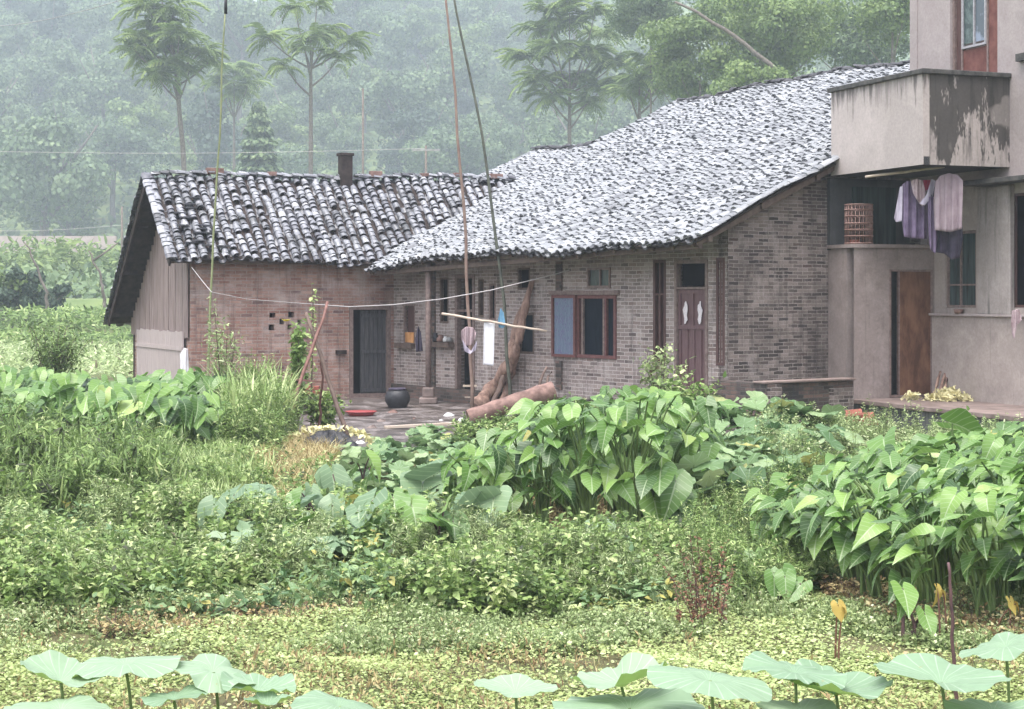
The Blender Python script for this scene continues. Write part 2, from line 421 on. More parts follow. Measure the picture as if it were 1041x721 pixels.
# ground
t = NT('ground'); g = t.geo(); n1 = t.noise(g, .9, 6, .7); n2 = t.noise(g, 7, 6, .75)
c = t.ramp(n1, [(.3, (.10,.085,.05)), (.48, (.13,.125,.06)), (.6, (.10,.14,.05))])
c = t.mix(.6, c, t.ramp(n2, [(.3, (.5,.5,.5)), (.7, (1,1,1))]), 'MULTIPLY')
sp = t.node('ShaderNodeSeparateXYZ'); t.link(g, sp.inputs[0])
far = t.math('MULTIPLY', t.math('SUBTRACT', sp.outputs[1], 48), .1, True)
fg = t.ramp(t.noise(t.geo((.25, 1.2, 1)), .35, 5, .6), [(.35, (.10,.15,.055)), (.55, (.17,.22,.08)), (.7, (.15,.13,.09))])
c = t.mix(far, c, fg); t.base(c, .9, .2); t.bump(n2, .6, .05); MATS['ground'] = t.m
t = NT('yard'); g = t.geo(); n1 = t.noise(g, 2.2, 6, .7); n2 = t.noise(g, 16, 4, .7)
c = t.ramp(n1, [(.36, (.035,.03,.026)), (.48, (.09,.07,.062)), (.64, (.25,.22,.215))])
c = t.mix(.5, c, t.ramp(n2, [(.35, (.35,.35,.35)), (.65, (1,1,1))]), 'MULTIPLY'); t.base(c, t.ramp(n1, [(.4,(.3,.3,.3)),(.6,(.75,.75,.75))]), .5); t.bump(n2, .6, .03); MATS['yard'] = t.m

# foliage
leafmat('taro_leaf', [(0,(.045,.10,.028)),(.45,(.13,.255,.05)),(.85,(.24,.385,.09)),(.985,(.38,.50,.15)),(1,(.42,.38,.08))], .38, .5, .28, 'taro')
leafmat('taro_pale', [(0,(.12,.20,.11)),(.6,(.21,.31,.17)),(1,(.30,.39,.24))], .4, .5, .25, 'taro')
leafmat('squash_leaf', [(0,(.08,.16,.06)),(.6,(.20,.31,.13)),(.93,(.33,.43,.22)),(1,(.42,.38,.1))], .55, .4, .25, 'radial')
leafmat('lotus_leaf', [(0,(.21,.32,.20)),(1,(.30,.41,.27))], .5, .4, .22, 'radial', (.30,.44,.10))
leafmat('herb_leaf', [(0,(.05,.06,.03)),(.35,(.12,.20,.055)),(.75,(.27,.38,.12)),(1,(.50,.56,.27))], .5, .35, .3)
leafmat('herb_pale', [(0,(.13,.11,.06)),(.3,(.20,.27,.11)),(.65,(.37,.46,.21)),(1,(.62,.66,.42))], .5, .35, .3)
leafmat('carpet_leaf', [(0,(.24,.22,.10)),(.2,(.32,.39,.14)),(.6,(.45,.54,.23)),(.95,(.60,.67,.38)),(1,(.45,.34,.20))], .5, .35, .3)
leafmat('dry_leaf', [(0,(.18,.11,.065)),(.5,(.38,.30,.15)),(1,(.55,.50,.28))], .8, .2, .2)
leafmat('red_leaf', [(0,(.12,.06,.045)),(1,(.26,.14,.09))], .7, .2, .2)
leafmat('grass_leaf', [(0,(.07,.12,.04)),(.5,(.22,.32,.10)),(1,(.48,.56,.27))], .45, .4, .3)
leafmat('yellow_leaf', [(0,(.36,.22,.05)),(1,(.45,.36,.10))], .6, .3, .3)
leafmat('tree_far', [(0,(.05,.085,.05)),(.5,(.12,.18,.085)),(1,(.23,.30,.14))], .6, .3, .2)
leafmat('tree_pale', [(0,(.07,.12,.045)),(.5,(.15,.22,.07)),(1,(.28,.36,.12))], .6, .3, .25)
leafmat('tree_dark', [(0,(.025,.05,.035)),(1,(.075,.115,.07))], .6, .3, .15)
leafmat('petal', [(0,(.75,.6,.05)),(1,(.85,.75,.15))], .6, .3, .2)
simple('stalk_green', (.10,.16,.06), (.2,.27,.1), 6, .5)
simple('stalk_purple', (.06,.035,.04), (.13,.07,.07), 6, .5)
simple('stalk_brown', (.09,.06,.05), (.17,.12,.1), 6, .7)
M = MATS
# ------------------------------------------------------------------ ground
def ground_sheet():
    xs = np.concatenate([np.linspace(-430, -24, 46), np.linspace(-22, 22, 150), np.linspace(24, 430, 46)])
    ys = np.concatenate([np.linspace(-30, 4, 10), np.linspace(5, 45, 150), np.linspace(46, 700, 200)])
    X, Y = np.meshgrid(xs, ys); Z = gh(X, Y)
    V = np.stack([X, Y, Z], -1).reshape(-1, 3); nx = len(xs); ny = len(ys)
    i = np.arange(nx*ny).reshape(ny, nx)
    F = np.stack([i[:-1, :-1], i[:-1, 1:], i[1:, 1:], i[1:, :-1]], -1).reshape(-1, 4)
    tag(mk('ground', V, F, M['ground'], smooth=True), 'field and hillside ground sheet', kind='structure')
ground_sheet()
def yard_sheet():
    n = 90; us = np.linspace(-11.4, 2.2, n); vs = np.linspace(-9.5, -.02, n)
    Uu, Vv = np.meshgrid(us, vs)
    edge = -8.6 + .7*vnoise(us, us*0, .9, 4) + np.clip((us+2)*.6, 0, 5)
    t = np.linspace(0, 1, n)[:, None]; Vv = edge[None, :]*(1-t) - .02*t
    X = MF.o[0] + MF.a[0]*Uu + MF.b[0]*Vv; Y = MF.o[1] + MF.a[1]*Uu + MF.b[1]*Vv
    Z = gh(X, Y) + .025 + .012*vnoise(X, Y, 4)
    V = np.stack([X, Y, Z], -1).reshape(-1, 3); i = np.arange(n*n).reshape(n, n)
    F = np.stack([i[:-1, :-1], i[:-1, 1:], i[1:, 1:], i[1:, :-1]], -1).reshape(-1, 4)
    tag(mk('yard', V, F, M['yard'], smooth=True), 'wet bare earth yard', kind='structure')
yard_sheet()

# ------------------------------------------------------------------ roofs
def uv_of(F, x, y): dx = x-F.o[0]; dy = y-F.o[1]; return dx*F.a[0]+dy*F.a[1], dx*F.b[0]+dy*F.b[1]
def zmain(u, v):
    sag = .05*np.sin(u*.8+1) + .03*np.sin(u*1.9+v*.7)
    z = 3.44 + .024*u + .43*(v+1) + sag + .02*np.sin(v*2.1+u*.5)
    ridge = np.where(u < -12.3, 6.5, 9.6)
    return z - np.where(v > ridge, (v-ridge)*.9, 0)
def zleft(a, b):
    e = 3.25-.01*a + .03*np.sin(a*1.3); r = 5.19+.022*a + .035*np.sin(a*1.1+.5)
    f = (b+.5)/2.1
    return np.where(f <= 1, e+(r-e)*f, r - (b-1.6)*.93)
def half_tile(conv, w, h, ln):
    n = 5; th = np.linspace(0, np.pi, n+1); x = -np.cos(th)*w/2; z = np.sin(th)*h*(1 if conv else -1)
    rows = []
    for (y, k, dz) in ((0, 1, .012), (ln*.5, .96, .003), (ln, .9, -.006)):
        rows.append(np.stack([x*k, np.full(n+1, y), z*k+dz], -1))
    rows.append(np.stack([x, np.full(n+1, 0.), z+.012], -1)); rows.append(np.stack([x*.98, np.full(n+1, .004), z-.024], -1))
    V = np.concatenate(rows); m = n+1; F = []
    for r in (0, 1):
        for i in range(n): F.append([r*m+i, r*m+i+1, (r+1)*m+i+1, (r+1)*m+i])
    for i in range(n): F.append([4*m+i, 4*m+i+1, 3*m+i+1, 3*m+i])
    return V, np.array(F)
LIP = np.array([1.]*18+[.22]*12)      # broken mossy lower edges, with the shadow there painted into the tone
def tiles(surf3, A, Bv, sp, st, keep, w=.185, jit=1.0, missing=.02, parent=None, name='roof_tiles', mat=None, ph=.05, chan=.22):
    """A: column positions, Bv: course positions (lowest first)"""
    parts = []
    for conv in (1, 0):
        a, b = np.meshgrid(A + (0 if conv else sp/2), Bv); colw = rng.normal(0, .012*jit, len(A))[None, :]; colr = rng.normal(0, .1, len(A))[None, :]+0*a
        a = (a + colw + .02*np.sin(b*1.7+a*3)).ravel(); b = (b + rng.normal(0, .012*jit, b.shape)).ravel()
        # whole columns slip a little
        b = b + np.repeat(rng.normal(0, .03, len(A))[None], len(Bv), 0).ravel()
        m = keep(a, b)
        if conv: m &= rng.random(len(a)) > missing
        a, b = a[m], b[m]; cr = colr.ravel()[m]
        p0 = surf3(a, b); pa = surf3(a+.02, b)-p0; pb = surf3(a, b+.05)-p0
        n = nrm(np.cross(pa, pb)); N = len(a)
        d = nrm(pb) + n*rng.normal(-.02, .05*jit, N)[:, None] + nrm(pa)*rng.normal(0, .07*jit, N)[:, None]
        nn = n + nrm(pa)*rng.normal(0, .09*jit, N)[:, None]
        off = (.045 if conv else .035) + rng.normal(0, .006*jit, N)
        B = frames(d, nn, np.stack([rng.normal(1, .06, N), rng.normal(1, .1, N), rng.normal(1, .12, N)], -1))
        tv, tf = half_tile(conv, w, ph if conv else ph*.8, st*1.55)
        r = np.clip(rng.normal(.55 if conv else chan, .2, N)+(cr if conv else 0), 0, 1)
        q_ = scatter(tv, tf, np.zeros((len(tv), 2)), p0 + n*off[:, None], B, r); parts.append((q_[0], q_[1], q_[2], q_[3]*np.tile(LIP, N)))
    V, F, uv, r = join(parts)
    return mk(name, V, F, mat, parent, uv, r)
def deck(surf3, a0, a1, b0, b1, na, nb, keep, name, mat, parent, th=.05):
    a, b = np.meshgrid(np.linspace(a0, a1, na), np.linspace(b0, b1, nb)); P0 = surf3(a.ravel(), b.ravel())
    i = np.arange(na*nb).reshape(nb, na)
    F = np.stack([i[:-1, :-1], i[:-1, 1:], i[1:, 1:], i[1:, :-1]], -1).reshape(-1, 4)
    ac = (a[:-1, :-1]+a[1:, 1:])/2; bc = (b[:-1, :-1]+b[1:, 1:])/2
    F = F[keep(ac.ravel(), bc.ravel())]
    V = np.concatenate([P0, P0 - np.array([0, 0, th])]); F2 = F[:, ::-1] + na*nb
    # rim
    ed = {}
    for f in F:
        for k in range(4):
            e = (int(f[k]), int(f[(k+1) % 4])); 
            if (e[1], e[0]) in ed: del ed[(e[1], e[0])]
            else: ed[e] = 1
    rim = np.array([[e[1], e[0], e[0]+na*nb, e[1]+na*nb] for e in ed])
    return mk(name, V, np.concatenate([F, F2, rim]), mat, parent)

main = thing('brick_house', 'long grey brick farmhouse with a sweeping pale tiled roof and purple door', 'house', (0.5, 34.8, .15))
left = thing('brick_house', 'lower reddish brick house with mossy dark tiled roof and plank gable at the left', 'house', (-5, 38.4, .15))
block = thing('concrete_house', 'stained bare concrete house with a balcony and rusty door at the right edge', 'house', (10, 30, .15))

def main3(u, v):
    return np.stack([MF.o[0]+MF.a[0]*u+MF.b[0]*v, MF.o[1]+MF.a[1]*u+MF.b[1]*v, zmain(u, v)], -1)
def left3(a, b):
    return np.stack([LF.o[0]+LF.a[0]*a+LF.b[0]*b, LF.o[1]+LF.a[1]*a+LF.b[1]*b, zleft(a, b)], -1)
def keep_main(u, v):
    top = np.where(u < -12.3, 6.5, 9.6); m = (u > -14.6) & (u < .32) & (v < top+.02)
    p = main3(u, v); a, b = uv_of(LF, p[..., 0], p[..., 1])
    under = (a > -.6) & (a < 12) & (b > -.5) & (b < 5.3) & (zleft(a, b) > p[..., 2]+.02)
    m &= ~under
    # the eave stops where it meets the left roof
    m &= ~((v < -.4) & (u < -11.0)) & ~((b < -.45) & (u < -10.95))
    return m
def keep_left(a, b):
    m = (a > -.62) & (a < 11) & (b > -.55) & (b < 5.3)
    p = left3(a, b); u, v = uv_of(MF, p[..., 0], p[..., 1])
    under = (u > -14.6) & (v > -1.05) & (v < 9) & (zmain(u, v) > p[..., 2]+.02)
    return m & ~under & (u < -10.7)
mroof = deck(main3, -14.6, .3, -1.0, 13.2, 60, 60, lambda u, v: (v < np.where(u < -12.3, 9.5, 13.1)) & ~((u < -11.0) & (v < -.3)), 'roof', M['dark_wood'], main)
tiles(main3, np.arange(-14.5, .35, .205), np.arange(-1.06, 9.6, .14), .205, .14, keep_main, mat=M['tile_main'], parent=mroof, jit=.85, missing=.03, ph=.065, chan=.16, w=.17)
lroof = deck(left3, -.55, 10.2, -.45, 5.2, 44, 40, lambda a, b: keep_left(a, b), 'roof', M['dark_wood'], left)
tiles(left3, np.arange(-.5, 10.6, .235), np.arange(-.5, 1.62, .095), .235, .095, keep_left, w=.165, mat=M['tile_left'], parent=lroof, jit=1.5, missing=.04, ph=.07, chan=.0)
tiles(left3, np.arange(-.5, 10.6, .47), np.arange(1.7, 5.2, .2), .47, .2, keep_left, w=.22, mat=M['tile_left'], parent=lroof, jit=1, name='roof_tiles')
# gable verge of the left roof: stacked tile edge at the left side (front and back slope)
def verge(surf3, a, b0, b1, n, parent, mat, w=.2):
    bb = np.linspace(b0, b1, n); p = surf3(np.full(n, a), bb); d = nrm(surf3(np.full(n, a), bb+.05)-p)
    nn = nrm(np.cross(surf3(np.full(n, a)+.05, bb)-p, d)); tv, tf = half_tile(1, w, .05, abs(b1-b0)/n*2.2)
    B = frames(d + nn*rng.normal(0, .06, n)[:, None], nn, rng.normal(1, .08, n))
    V, F, uv, r = scatter(tv, tf, np.zeros((len(tv), 2)), p + nn*.06, B, rng.random(n)); return mk('verge_tiles', V, F, mat, parent, uv, r)
verge(left3, -.58, -.5, 1.6, 22, lroof, M['tile_left']); verge(left3, -.58, 1.65, 5.2, 34, lroof, M['tile_left'])
verge(main3, .33, -1.0, 5.5, 46, mroof, M['tile_main'])
verge(main3, -14.6, 3.8, 6.5, 22, mroof, M['tile_main'])
verge(main3, -12.33, 6.6, 9.6, 24, mroof, M['tile_main'])
def ridge(surf3, a0, a1, b, st, parent, keep=None, mat='tile_gap'):
    n = int((a1-a0)/st); a = np.linspace(a0, a1, n) + rng.normal(0, .02, n)
    if keep is not None: a = a[keep(a)]
    a = np.concatenate([a, a[rng.random(len(a)) < .6]]); n = len(a)
    p = surf3(a, np.full(n, b)); d = nrm(surf3(a+.05, np.full(n, b))-p)
    tv, tf = half_tile(1, .21, .06, .2)
    up = np.array([0, 0, 1.]) + rng.normal(0, .14, (n, 3)); B = frames(d+rng.normal(0, .06, (n, 3)), up, rng.normal(1, .1, n))
    T = p + np.stack([rng.normal(0, .02, n), rng.normal(0, .02, n), .05+rng.random(n)*.07], -1)
    V, F, uv, r = scatter(tv, tf, np.zeros((len(tv), 2)), T, B, rng.random(n)); mk('ridge_tiles', V, F, M[mat], parent, uv, r)
ridge(main3, -12.3, .3, 9.6, .1, mroof); ridge(main3, -14.6, -12.3, 6.5, .1, mroof); ridge(left3, -.6, 9, 1.6, .1, lroof, mat='tile_left')
# bricks and loose tiles weighing down the left ridge and the broken patch of the slope
for a, w, h in ((.85, .4, .14), (2.35, .2, .1), (4.95, .3, .16), (6.3, .2, .08), (8.2, .35, .12), (7.2, .2, .1)):
    p = left3(np.array([a]), np.array([1.6]))[0]; mb = MB(); mb.box(p + LF.B(-.1) + [0,0,.08], LF.A(w), LF.B(.16), [0,0,h]); mb.build('ridge_brick', M['clay'], lroof, bevel=.01)
for k in range(16):
    mb = MB()
    p = left3(np.array([U(-.25, .55)]), np.array([U(-.35, 1.0)]))[0]; d = L3*U(.8,1)+np.array([-.454,.891])*U(-.4,.4)
    mb.bar(p+[0,0,.13], p+np.array([d[0]*.3, d[1]*.3, .13]), .16, .03)
    mb.build('loose_tile', M['tile_left'], lroof)
# chimney pipe
cp = left3(np.array([LF.at(353, 1.35)]), np.array([1.35]))[0]
Yc = cp[1]; wpx = 12/FL*Yc
ch = MB(); ch.box(cp + LF.A(-wpx/2) + [0,0,-.2], LF.A(wpx), LF.B(wpx*.9), [0,0,1.05]); ch.box(cp + LF.A(-wpx/2-.03) + LF.B(-.03) + [0,0,.85], LF.A(wpx+.06), LF.B(wpx*.9+.06), [0,0,.07])
ch.build('chimney', M['dark_wood'], lroof, bevel=.01)
# eave rafters
def rafters(surf3, a0, a1, b0, b1, st, parent, keep=lambda a: True):
    mb = MB(); a = a0
    while a < a1:
        if keep(a):
            p = surf3(np.array([a, a]), np.array([b0, b1])); mb.bar(p[0]-[0,0,.09], p[1]-[0,0,.09], .07, .08)
        a += st
    for q, bb in ((0, b0+.12), (1, b1-.1)):
        p = surf3(np.array([a0, a1]), np.array([bb, bb])); mb.bar(p[0]-[0,0,.17], p[1]-[0,0,.17], .09, .09)
    mb.build('rafter', M['rafter'], parent)
rafters(main3, -10.9, .2, -.96, .25, .55, mroof); rafters(left3, -.5, 4.9, -.42, .3, .6, lroof)
# purlins under the gable overhang
mb = MB()
for v in (-.7, .6, 2.0, 3.4):
    p = main3(np.array([-.35, .3]), np.array([v, v])); mb.bar(p[0]-[0,0,.11], p[1]-[0,0,.11], .1, .12)
p = main3(np.array([.24, .24]), np.array([-.98, 6.0])); mb.bar(p[0]-[0,0,.05], p[1]-[0,0,.05], .035, .13)
mb.build('verge_board', M['rafter'], mroof)
mb = MB()
for b in (-.3, .9, 1.5, 2.6, 3.8, 4.9):
    p = left3(np.array([-.55, .3]), np.array([b, b])); mb.bar(p[0]-[0,0,.1], p[1]-[0,0,.1], .1, .1)
for b0, b1 in ((-.45, 1.6), (1.6, 5.15)):
    p = left3(np.array([-.57, -.57]), np.array([b0, b1])); mb.bar(p[0]-[0,0,.09], p[1]-[0,0,.09], .04, .16)
mb.build('verge_board', M['dark_wood'], lroof)

# ------------------------------------------------------------------ main house walls
def rect(F, x0, x1, y0, y1, b=0):
    a0, a1 = F.at(x0, b), F.at(x1, b); am = (a0+a1)/2
    return (a0, a1, F.z(am, y1, b), F.z(am, y0, b))
H = {k: rect(MF, *v) for k, v in dict(
    small=(410, 422, 309, 350), slot1=(447, 456, 282, 329), door2=(463, 483, 279, 411), slot2=(486, 492, 284, 323),
    slot3=(497, 504, 288, 326), slot4=(526, 539, 272, 295), win2=(526, 543, 318, 360), win=(563, 627, 300, 364), trans=(597, 621, 272, 293),
    sl=(664, 677, 264, 368), door=(686, 720, 264, 406), sr=(728, 737, 262, 372)).items()}
mb = MB(); MF.wall(mb, -12.2, 0, -.2, lambda u: float(zmain(np.array(u), np.array(0.)))-.1, list(H.values()))
wallm = mb.build('wall', M['brick_grey'], main)
GF = Fr(MF.o, MF.b)      # gable wall: a runs back, visible side -b
mb = MB()
zt = lambda v: float(zmain(np.array(0.), np.array(v)))-.1
pts = [GF.p(0, 0, -.2), GF.p(13, 0, -.2), GF.p(13, 0, zt(13)), GF.p(9.6, 0, zt(9.6)), GF.p(0, 0, zt(0))]
mb.prism(pts, GF.B(.24)); mb.build('gable_wall', M['brick_gable'], main)
mb = MB(); mb.prism([MF.p(-14.4, 3.5, 0), MF.p(-14.4, 9.4, 0), MF.p(-14.4, 9.4, 4), MF.p(-14.4, 6.5, 6.2), MF.p(-14.4, 3.5, 5.0)], MF.A(.24))
mb.prism([MF.p(-12.2, 6.3, 2), MF.p(-12.2, 12.5, 2), MF.p(-12.2, 12.5, 5.0), MF.p(-12.2, 9.6, 7.5), MF.p(-12.2, 6.3, 6.15)], MF.A(.24))
mb.box(MF.p(-14.4, 9.1, 0), MF.A(14.4), MF.B(.2), [0,0,3.6]); mb.build('back_wall', M['brick_dark'], main)
# plinth course, pilasters; the tall one takes the post's shadow into its colour
mb = MB(); MF.slab(mb, -12, .03, -.07, .02, -.1, .42); mb.build('plinth', M['brick_dark'], main)
mb = MB()
for x0, x1, y0, y1 in ((566, 572, 266, 298), (566, 572, 367, 396), (437, 443, 268, 412)):
    mb = MB(); a0, a1, z0, z1 = rect(MF, x0, x1, y0, y1); MF.slab(mb, a0, a1, -.035, .02, z0, z1)
    mb.build('pilaster', M['brick_dark'], main)

def frame_bars(F, r, b0, b1, w, mullions=(), rails=(), mat='frame_wood', parent=None, name='window'):
    a0, a1, z0, z1 = r; mb = MB(); e = .004
    for (p, q) in ((a0+e, a0+w), (a1-w, a1-e)): F.slab(mb, p, q, b0, b1, z0+e, z1-e)
    for (p, q) in ((z0+e, z0+w), (z1-w, z1-e)): F.slab(mb, a0+w, a1-w, b0+.003, b1-.003, p, q)
    for m in mullions: F.slab(mb, a0+(a1-a0)*m-w*.35, a0+(a1-a0)*m+w*.35, b0+.005, b1-.005, z0+w, z1-w)
    for m in rails: F.slab(mb, a0+w, a1-w, b0+.007, b1-.007, z0+(z1-z0)*m-w*.3, z0+(z1-z0)*m+w*.3)
    return mb.build(name, M[mat], parent)
def pane(F, r, b, mat, parent, name='pane', th=.01):
    a0, a1, z0, z1 = r; mb = MB(); F.slab(mb, a0, a1, b, b+th, z0, z1); return mb.build(name, M[mat], parent)
def sub(r, f0, f1, g0=0, g1=1):
    a0, a1, z0, z1 = r; return (a0+(a1-a0)*f0, a0+(a1-a0)*f1, z0+(z1-z0)*g0, z0+(z1-z0)*g1)
# three-leaf window: curtained sash, dark leaf, narrow leaf
w = frame_bars(MF, H['win'], -.03, .07, .07, (.41, .84), (), 'frame_red', main)
s = frame_bars(MF, sub(H['win'], .01, .40), -.09, -.032, .06, (), (), 'frame_red', w, 'sash'); pane(MF, sub(H['win'], .05, .37, .04, .96), -.06, 'glass_curtain', w)
s = frame_bars(MF, sub(H['win'], .46, .82), -.02, .03, .05, (), (), 'frame_wood', w, 'sash'); pane(MF, sub(H['win'], .42, .82, .04, .96), .06, 'curtain_dark', w)
pane(MF, sub(H['win'], .86, .98, .04, .96), .02, 'curtain_dark', w)
mb = MB(); a0, a1, z0, z1 = H['win']; MF.slab(mb, a0-.1, a1+.1, -.06, -.002, z1+.005, z1+.09); mb.build('lintel', M['frame_wood'], w)
w = frame_bars(MF, H['trans'], -.02, .05, .05, (.55,), (), 'frame_wood', main); pane(MF, sub(H['trans'], .1, .95, .1, .9), .02, 'glass_teal', w)
for k in ('sl', 'sr'):
    w = frame_bars(MF, H[k], -.01, .06, .06, (.52,), (.66,), 'slot_brown', main)
    pane(MF, sub(H[k], 0.05, .95, .66, 1), .09, 'black', w); pane(MF, sub(H[k], .05, .95, 0, .66), .07, 'slot_brown', w, 'shutter')
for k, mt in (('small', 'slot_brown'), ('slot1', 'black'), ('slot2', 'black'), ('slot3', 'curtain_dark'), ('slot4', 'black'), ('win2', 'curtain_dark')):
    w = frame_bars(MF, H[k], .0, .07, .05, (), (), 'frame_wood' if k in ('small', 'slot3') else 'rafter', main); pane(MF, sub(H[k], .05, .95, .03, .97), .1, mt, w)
# purple door with dark transom and two paper leaves
r = H['door']; zt2 = MF.z((r[0]+r[1])/2, 293)
g = (zt2-r[2])/(r[3]-r[2])
d = frame_bars(MF, r, -.02, .1, .07, (), (g,), 'frame_wood', main, 'door_frame')
dl = sub(r, .08, .92, .0, g); dr = pane(MF, dl, .05, 'door_purple', main, 'door', .04)
mb = MB(); W = dl[1]-dl[0]; Hh = dl[3]-dl[2]
for k in range(4): MF.slab(mb, dl[0]+W*(.02+.245*k), dl[0]+W*(.02+.245*k)+.05, .025, .051, dl[2]+.1, dl[2]+Hh*.62)
for z in (.03, .63, .95): MF.slab(mb, dl[0]+.01, dl[1]-.01, .02, .052, dl[2]+Hh*z, dl[2]+Hh*z+.07)
for x in (.0, .46, .93): MF.slab(mb, dl[0]+W*x, dl[0]+W*x+.06, .022, .053, dl[2]+Hh*.64, dl[2]+Hh*.96)
mb.build('door_moulding', M['door_purple'], dr)
for x in (.27, .78):
    pts = []
    for k in range(14):
        t_ = k/14*2*math.pi; pts.append(MF.p(dl[0]+W*x+.055*math.sin(t_)*(1+.4*math.sin(5*t_+x*9)), .018, dl[2]+Hh*.78+.21*math.cos(t_)*(1+.12*math.sin(4*t_))))
    mb = MB(); mb.prism(pts, MF.B(-.006)); mb.build('paper_cutout', M['paper_white'], dr)
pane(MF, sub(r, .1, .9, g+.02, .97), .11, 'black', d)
mb = MB(); MF.slab(mb, r[0]-.2, r[1]+.2, -.4, -.002, .1, r[2]+.02); mb.build('doorstep', M['platform_top'], main, bevel=.02)
# second door opening: dark, with wooden frame
r = H['door2']; d = frame_bars(MF, r, -.02, .1, .09, (), (.72,), 'frame_wood', main, 'door_frame'); pane(MF, sub(r, .1, .9, 0, 1), .2, 'black', d, 'doorway_shade')  # flat black sheet stands for the unlit room behind the opening
# low ledge under the eave windows
mb = MB(); a0, a1, z0, z1 = rect(MF, 405, 422, 349, 354); MF.slab(mb, a0, a1, -.12, 0, z0, z1); mb.build('sill', M['rafter'], main); mb = MB(); a0, a1, z0, z1 = rect(MF, 441, 462, 348, 353); MF.slab(mb, a0, a1, -.16, 0, z0, z1); mb.build('sill', M['rafter'], main)
# porch post on a stone base
pp = P(435.5, 419, 1700*2.42/119); a, b = uv_of(MF, pp[0], pp[1])
a = MF.at(435.5, -.75); q = MF.p(a, -.75, gh(*MF.p(a, -.75, 0)[:2])+.02); 
tube_obj('post', [q+[0,0,.3], q+[0,0,1.5], np.array([q[0], q[1], zmain(a, -.75)-.12])], .065, M['frame_wood'], main)
mb = MB(); mb.prism([q+[-.2,-.2,0], q+[.2,-.2,0], q+[.2,.2,0], q+[-.2,.2,0]], [0,0,.14]); mb.prism([q+[-.13,-.13,.14], q+[.13,-.13,.14], q+[.13,.13,.14], q+[-.13,.13,.14]], [0,0,.22]); mb.build('post_base', M['platform_top'], main, bevel=.03)

# ------------------------------------------------------------------ left house walls
r1 = rect(LF, 355, 397, 311, 404); a1max = 5.25
vents = [rect(LF, 274, 280, 318, 323), rect(LF, 293, 299, 317, 323), rect(LF, 310, 316, 317, 325), rect(LF, 284, 289, 324, 330), rect(LF, 273, 279, 330, 336), rect(LF, 302, 306, 325, 330), rect(LF, 292, 296, 330, 335)]
vents = [(v[0]*.9999+k*1e-3, v[1], v[2], v[3]) for k, v in enumerate(vents)]
mb = MB()
# vents overlap in x; give each its own non-overlapping column by building the wall in two bands
zb = LF.z(LF.at(290), 323.6)
up = [v for v in vents if v[2] > zb-.01]; lo = [v for v in vents if v[2] <= zb-.01]
up = [(v[0], v[1], max(v[2], zb), v[3]) for v in up]; lo = [(v[0], v[1], v[2], min(v[3], zb)) for v in lo]
LF.wall(mb, 0, r1[0]-.35, zb, lambda a: float(zleft(np.array(a), np.array(0.)))-.1, up)
LF.wall(mb, 0, r1[0]-.35, -.2, zb, lo)
LF.wall(mb, r1[0]-.35, a1max, -.2, lambda a: float(zleft(np.array(a), np.array(0.)))-.1, [(r1[0], min(r1[1], a1max-.05), r1[2], r1[3])])
mb.build('wall', M['brick_red'], left)
SF = Fr(LF.o + LF.b*5.0, -LF.b)      # gable side: a runs from the back corner to the front corner
mb = MB(); zl = lambda a: float(zleft(np.array(0.), np.array(5.0-a)))-.12
zbase = 1.55
mb.prism([SF.p(0, 0, -.3), SF.p(5, 0, -.3), SF.p(5, 0, zbase), SF.p(0, 0, min(zbase, zl(0)))], SF.B(.2)); mb.build('gable_base', M['brick_red'], left)
mb = MB()
k = 0.02
while k < 4.95:
    w = U(.13, .22); w = min(w, 4.99-k)
    z0 = zbase - U(0, .06); ztop_ = min(zl(k), zl(k+w))
    if ztop_ > z0+.05:
        mb.box(SF.p(k, -.04-U(0, .02), z0), SF.A(w-.014), SF.B(.03), [0,0,ztop_-z0])
    k += w
mb.build('gable_boarding', M['weathered_board'], left)
mb = MB(); mb.prism([SF.p(.05, .03, 1.4), SF.p(4.98, .03, 1.4), SF.p(4.98, .03, zl(4.98)-.05), SF.p(3.4, .03, zl(3.4)-.05), SF.p(.05, .03, zl(.05)+.01)], SF.B(.1)); mb.build('gable_backing', M['dark_wood'], left)
# plank door in the gable base
g0 = SF.at(143); g1 = SF.at(190)
mb = MB(); k = g0
while k < g1-.02:
    w = min(U(.14, .2), g1-k); mb.box(SF.p(k, -.1, 0), SF.A(w-.012), SF.B(.035), [0,0,SF.z((g0+g1)/2, 336)+U(-.02, .02)]); k += w
dd = mb.build('door', M['pale_board'], left)
mb = MB(); mb.box(SF.p(g0, -.125, 1.25), SF.A(g1-g0), SF.B(.025), [0,0,.09]); mb.build('batten', M['pale_board'], dd)
# front door: leaf standing ajar in a dark opening
fr = frame_bars(LF, (r1[0], min(r1[1], a1max-.05), r1[2], r1[3]), -.03, .1, .09, (), (), 'frame_wood', left, 'door_frame')
dl = sub((r1[0], min(r1[1], a1max-.05), r1[2], r1[3]), .3, .93, .01, .95)
mb = MB(); nb_ = 6; W = (dl[1]-dl[0])/nb_
for k in range(nb_): LF.slab(mb, dl[0]+W*k, dl[0]+W*(k+1)-.01, .07+.006*(k % 2), .11, dl[2]+.01*(k % 3), dl[3])
dr = mb.build('door', M['door_grey'], left)
for z in (.05, .5, .92):
    mb = MB(); LF.slab(mb, dl[0]+.02, dl[1]-.02, .045, .069, dl[2]+(dl[3]-dl[2])*z, dl[2]+(dl[3]-dl[2])*z+.08); mb.build('batten', M['door_grey'], dr)
pane(LF, sub((r1[0], min(r1[1], a1max-.05), r1[2], r1[3]), .06, .95, 0, .97), .2, 'black', fr, 'doorway_shade')  # black sheet paints in the darkness behind the door leaf
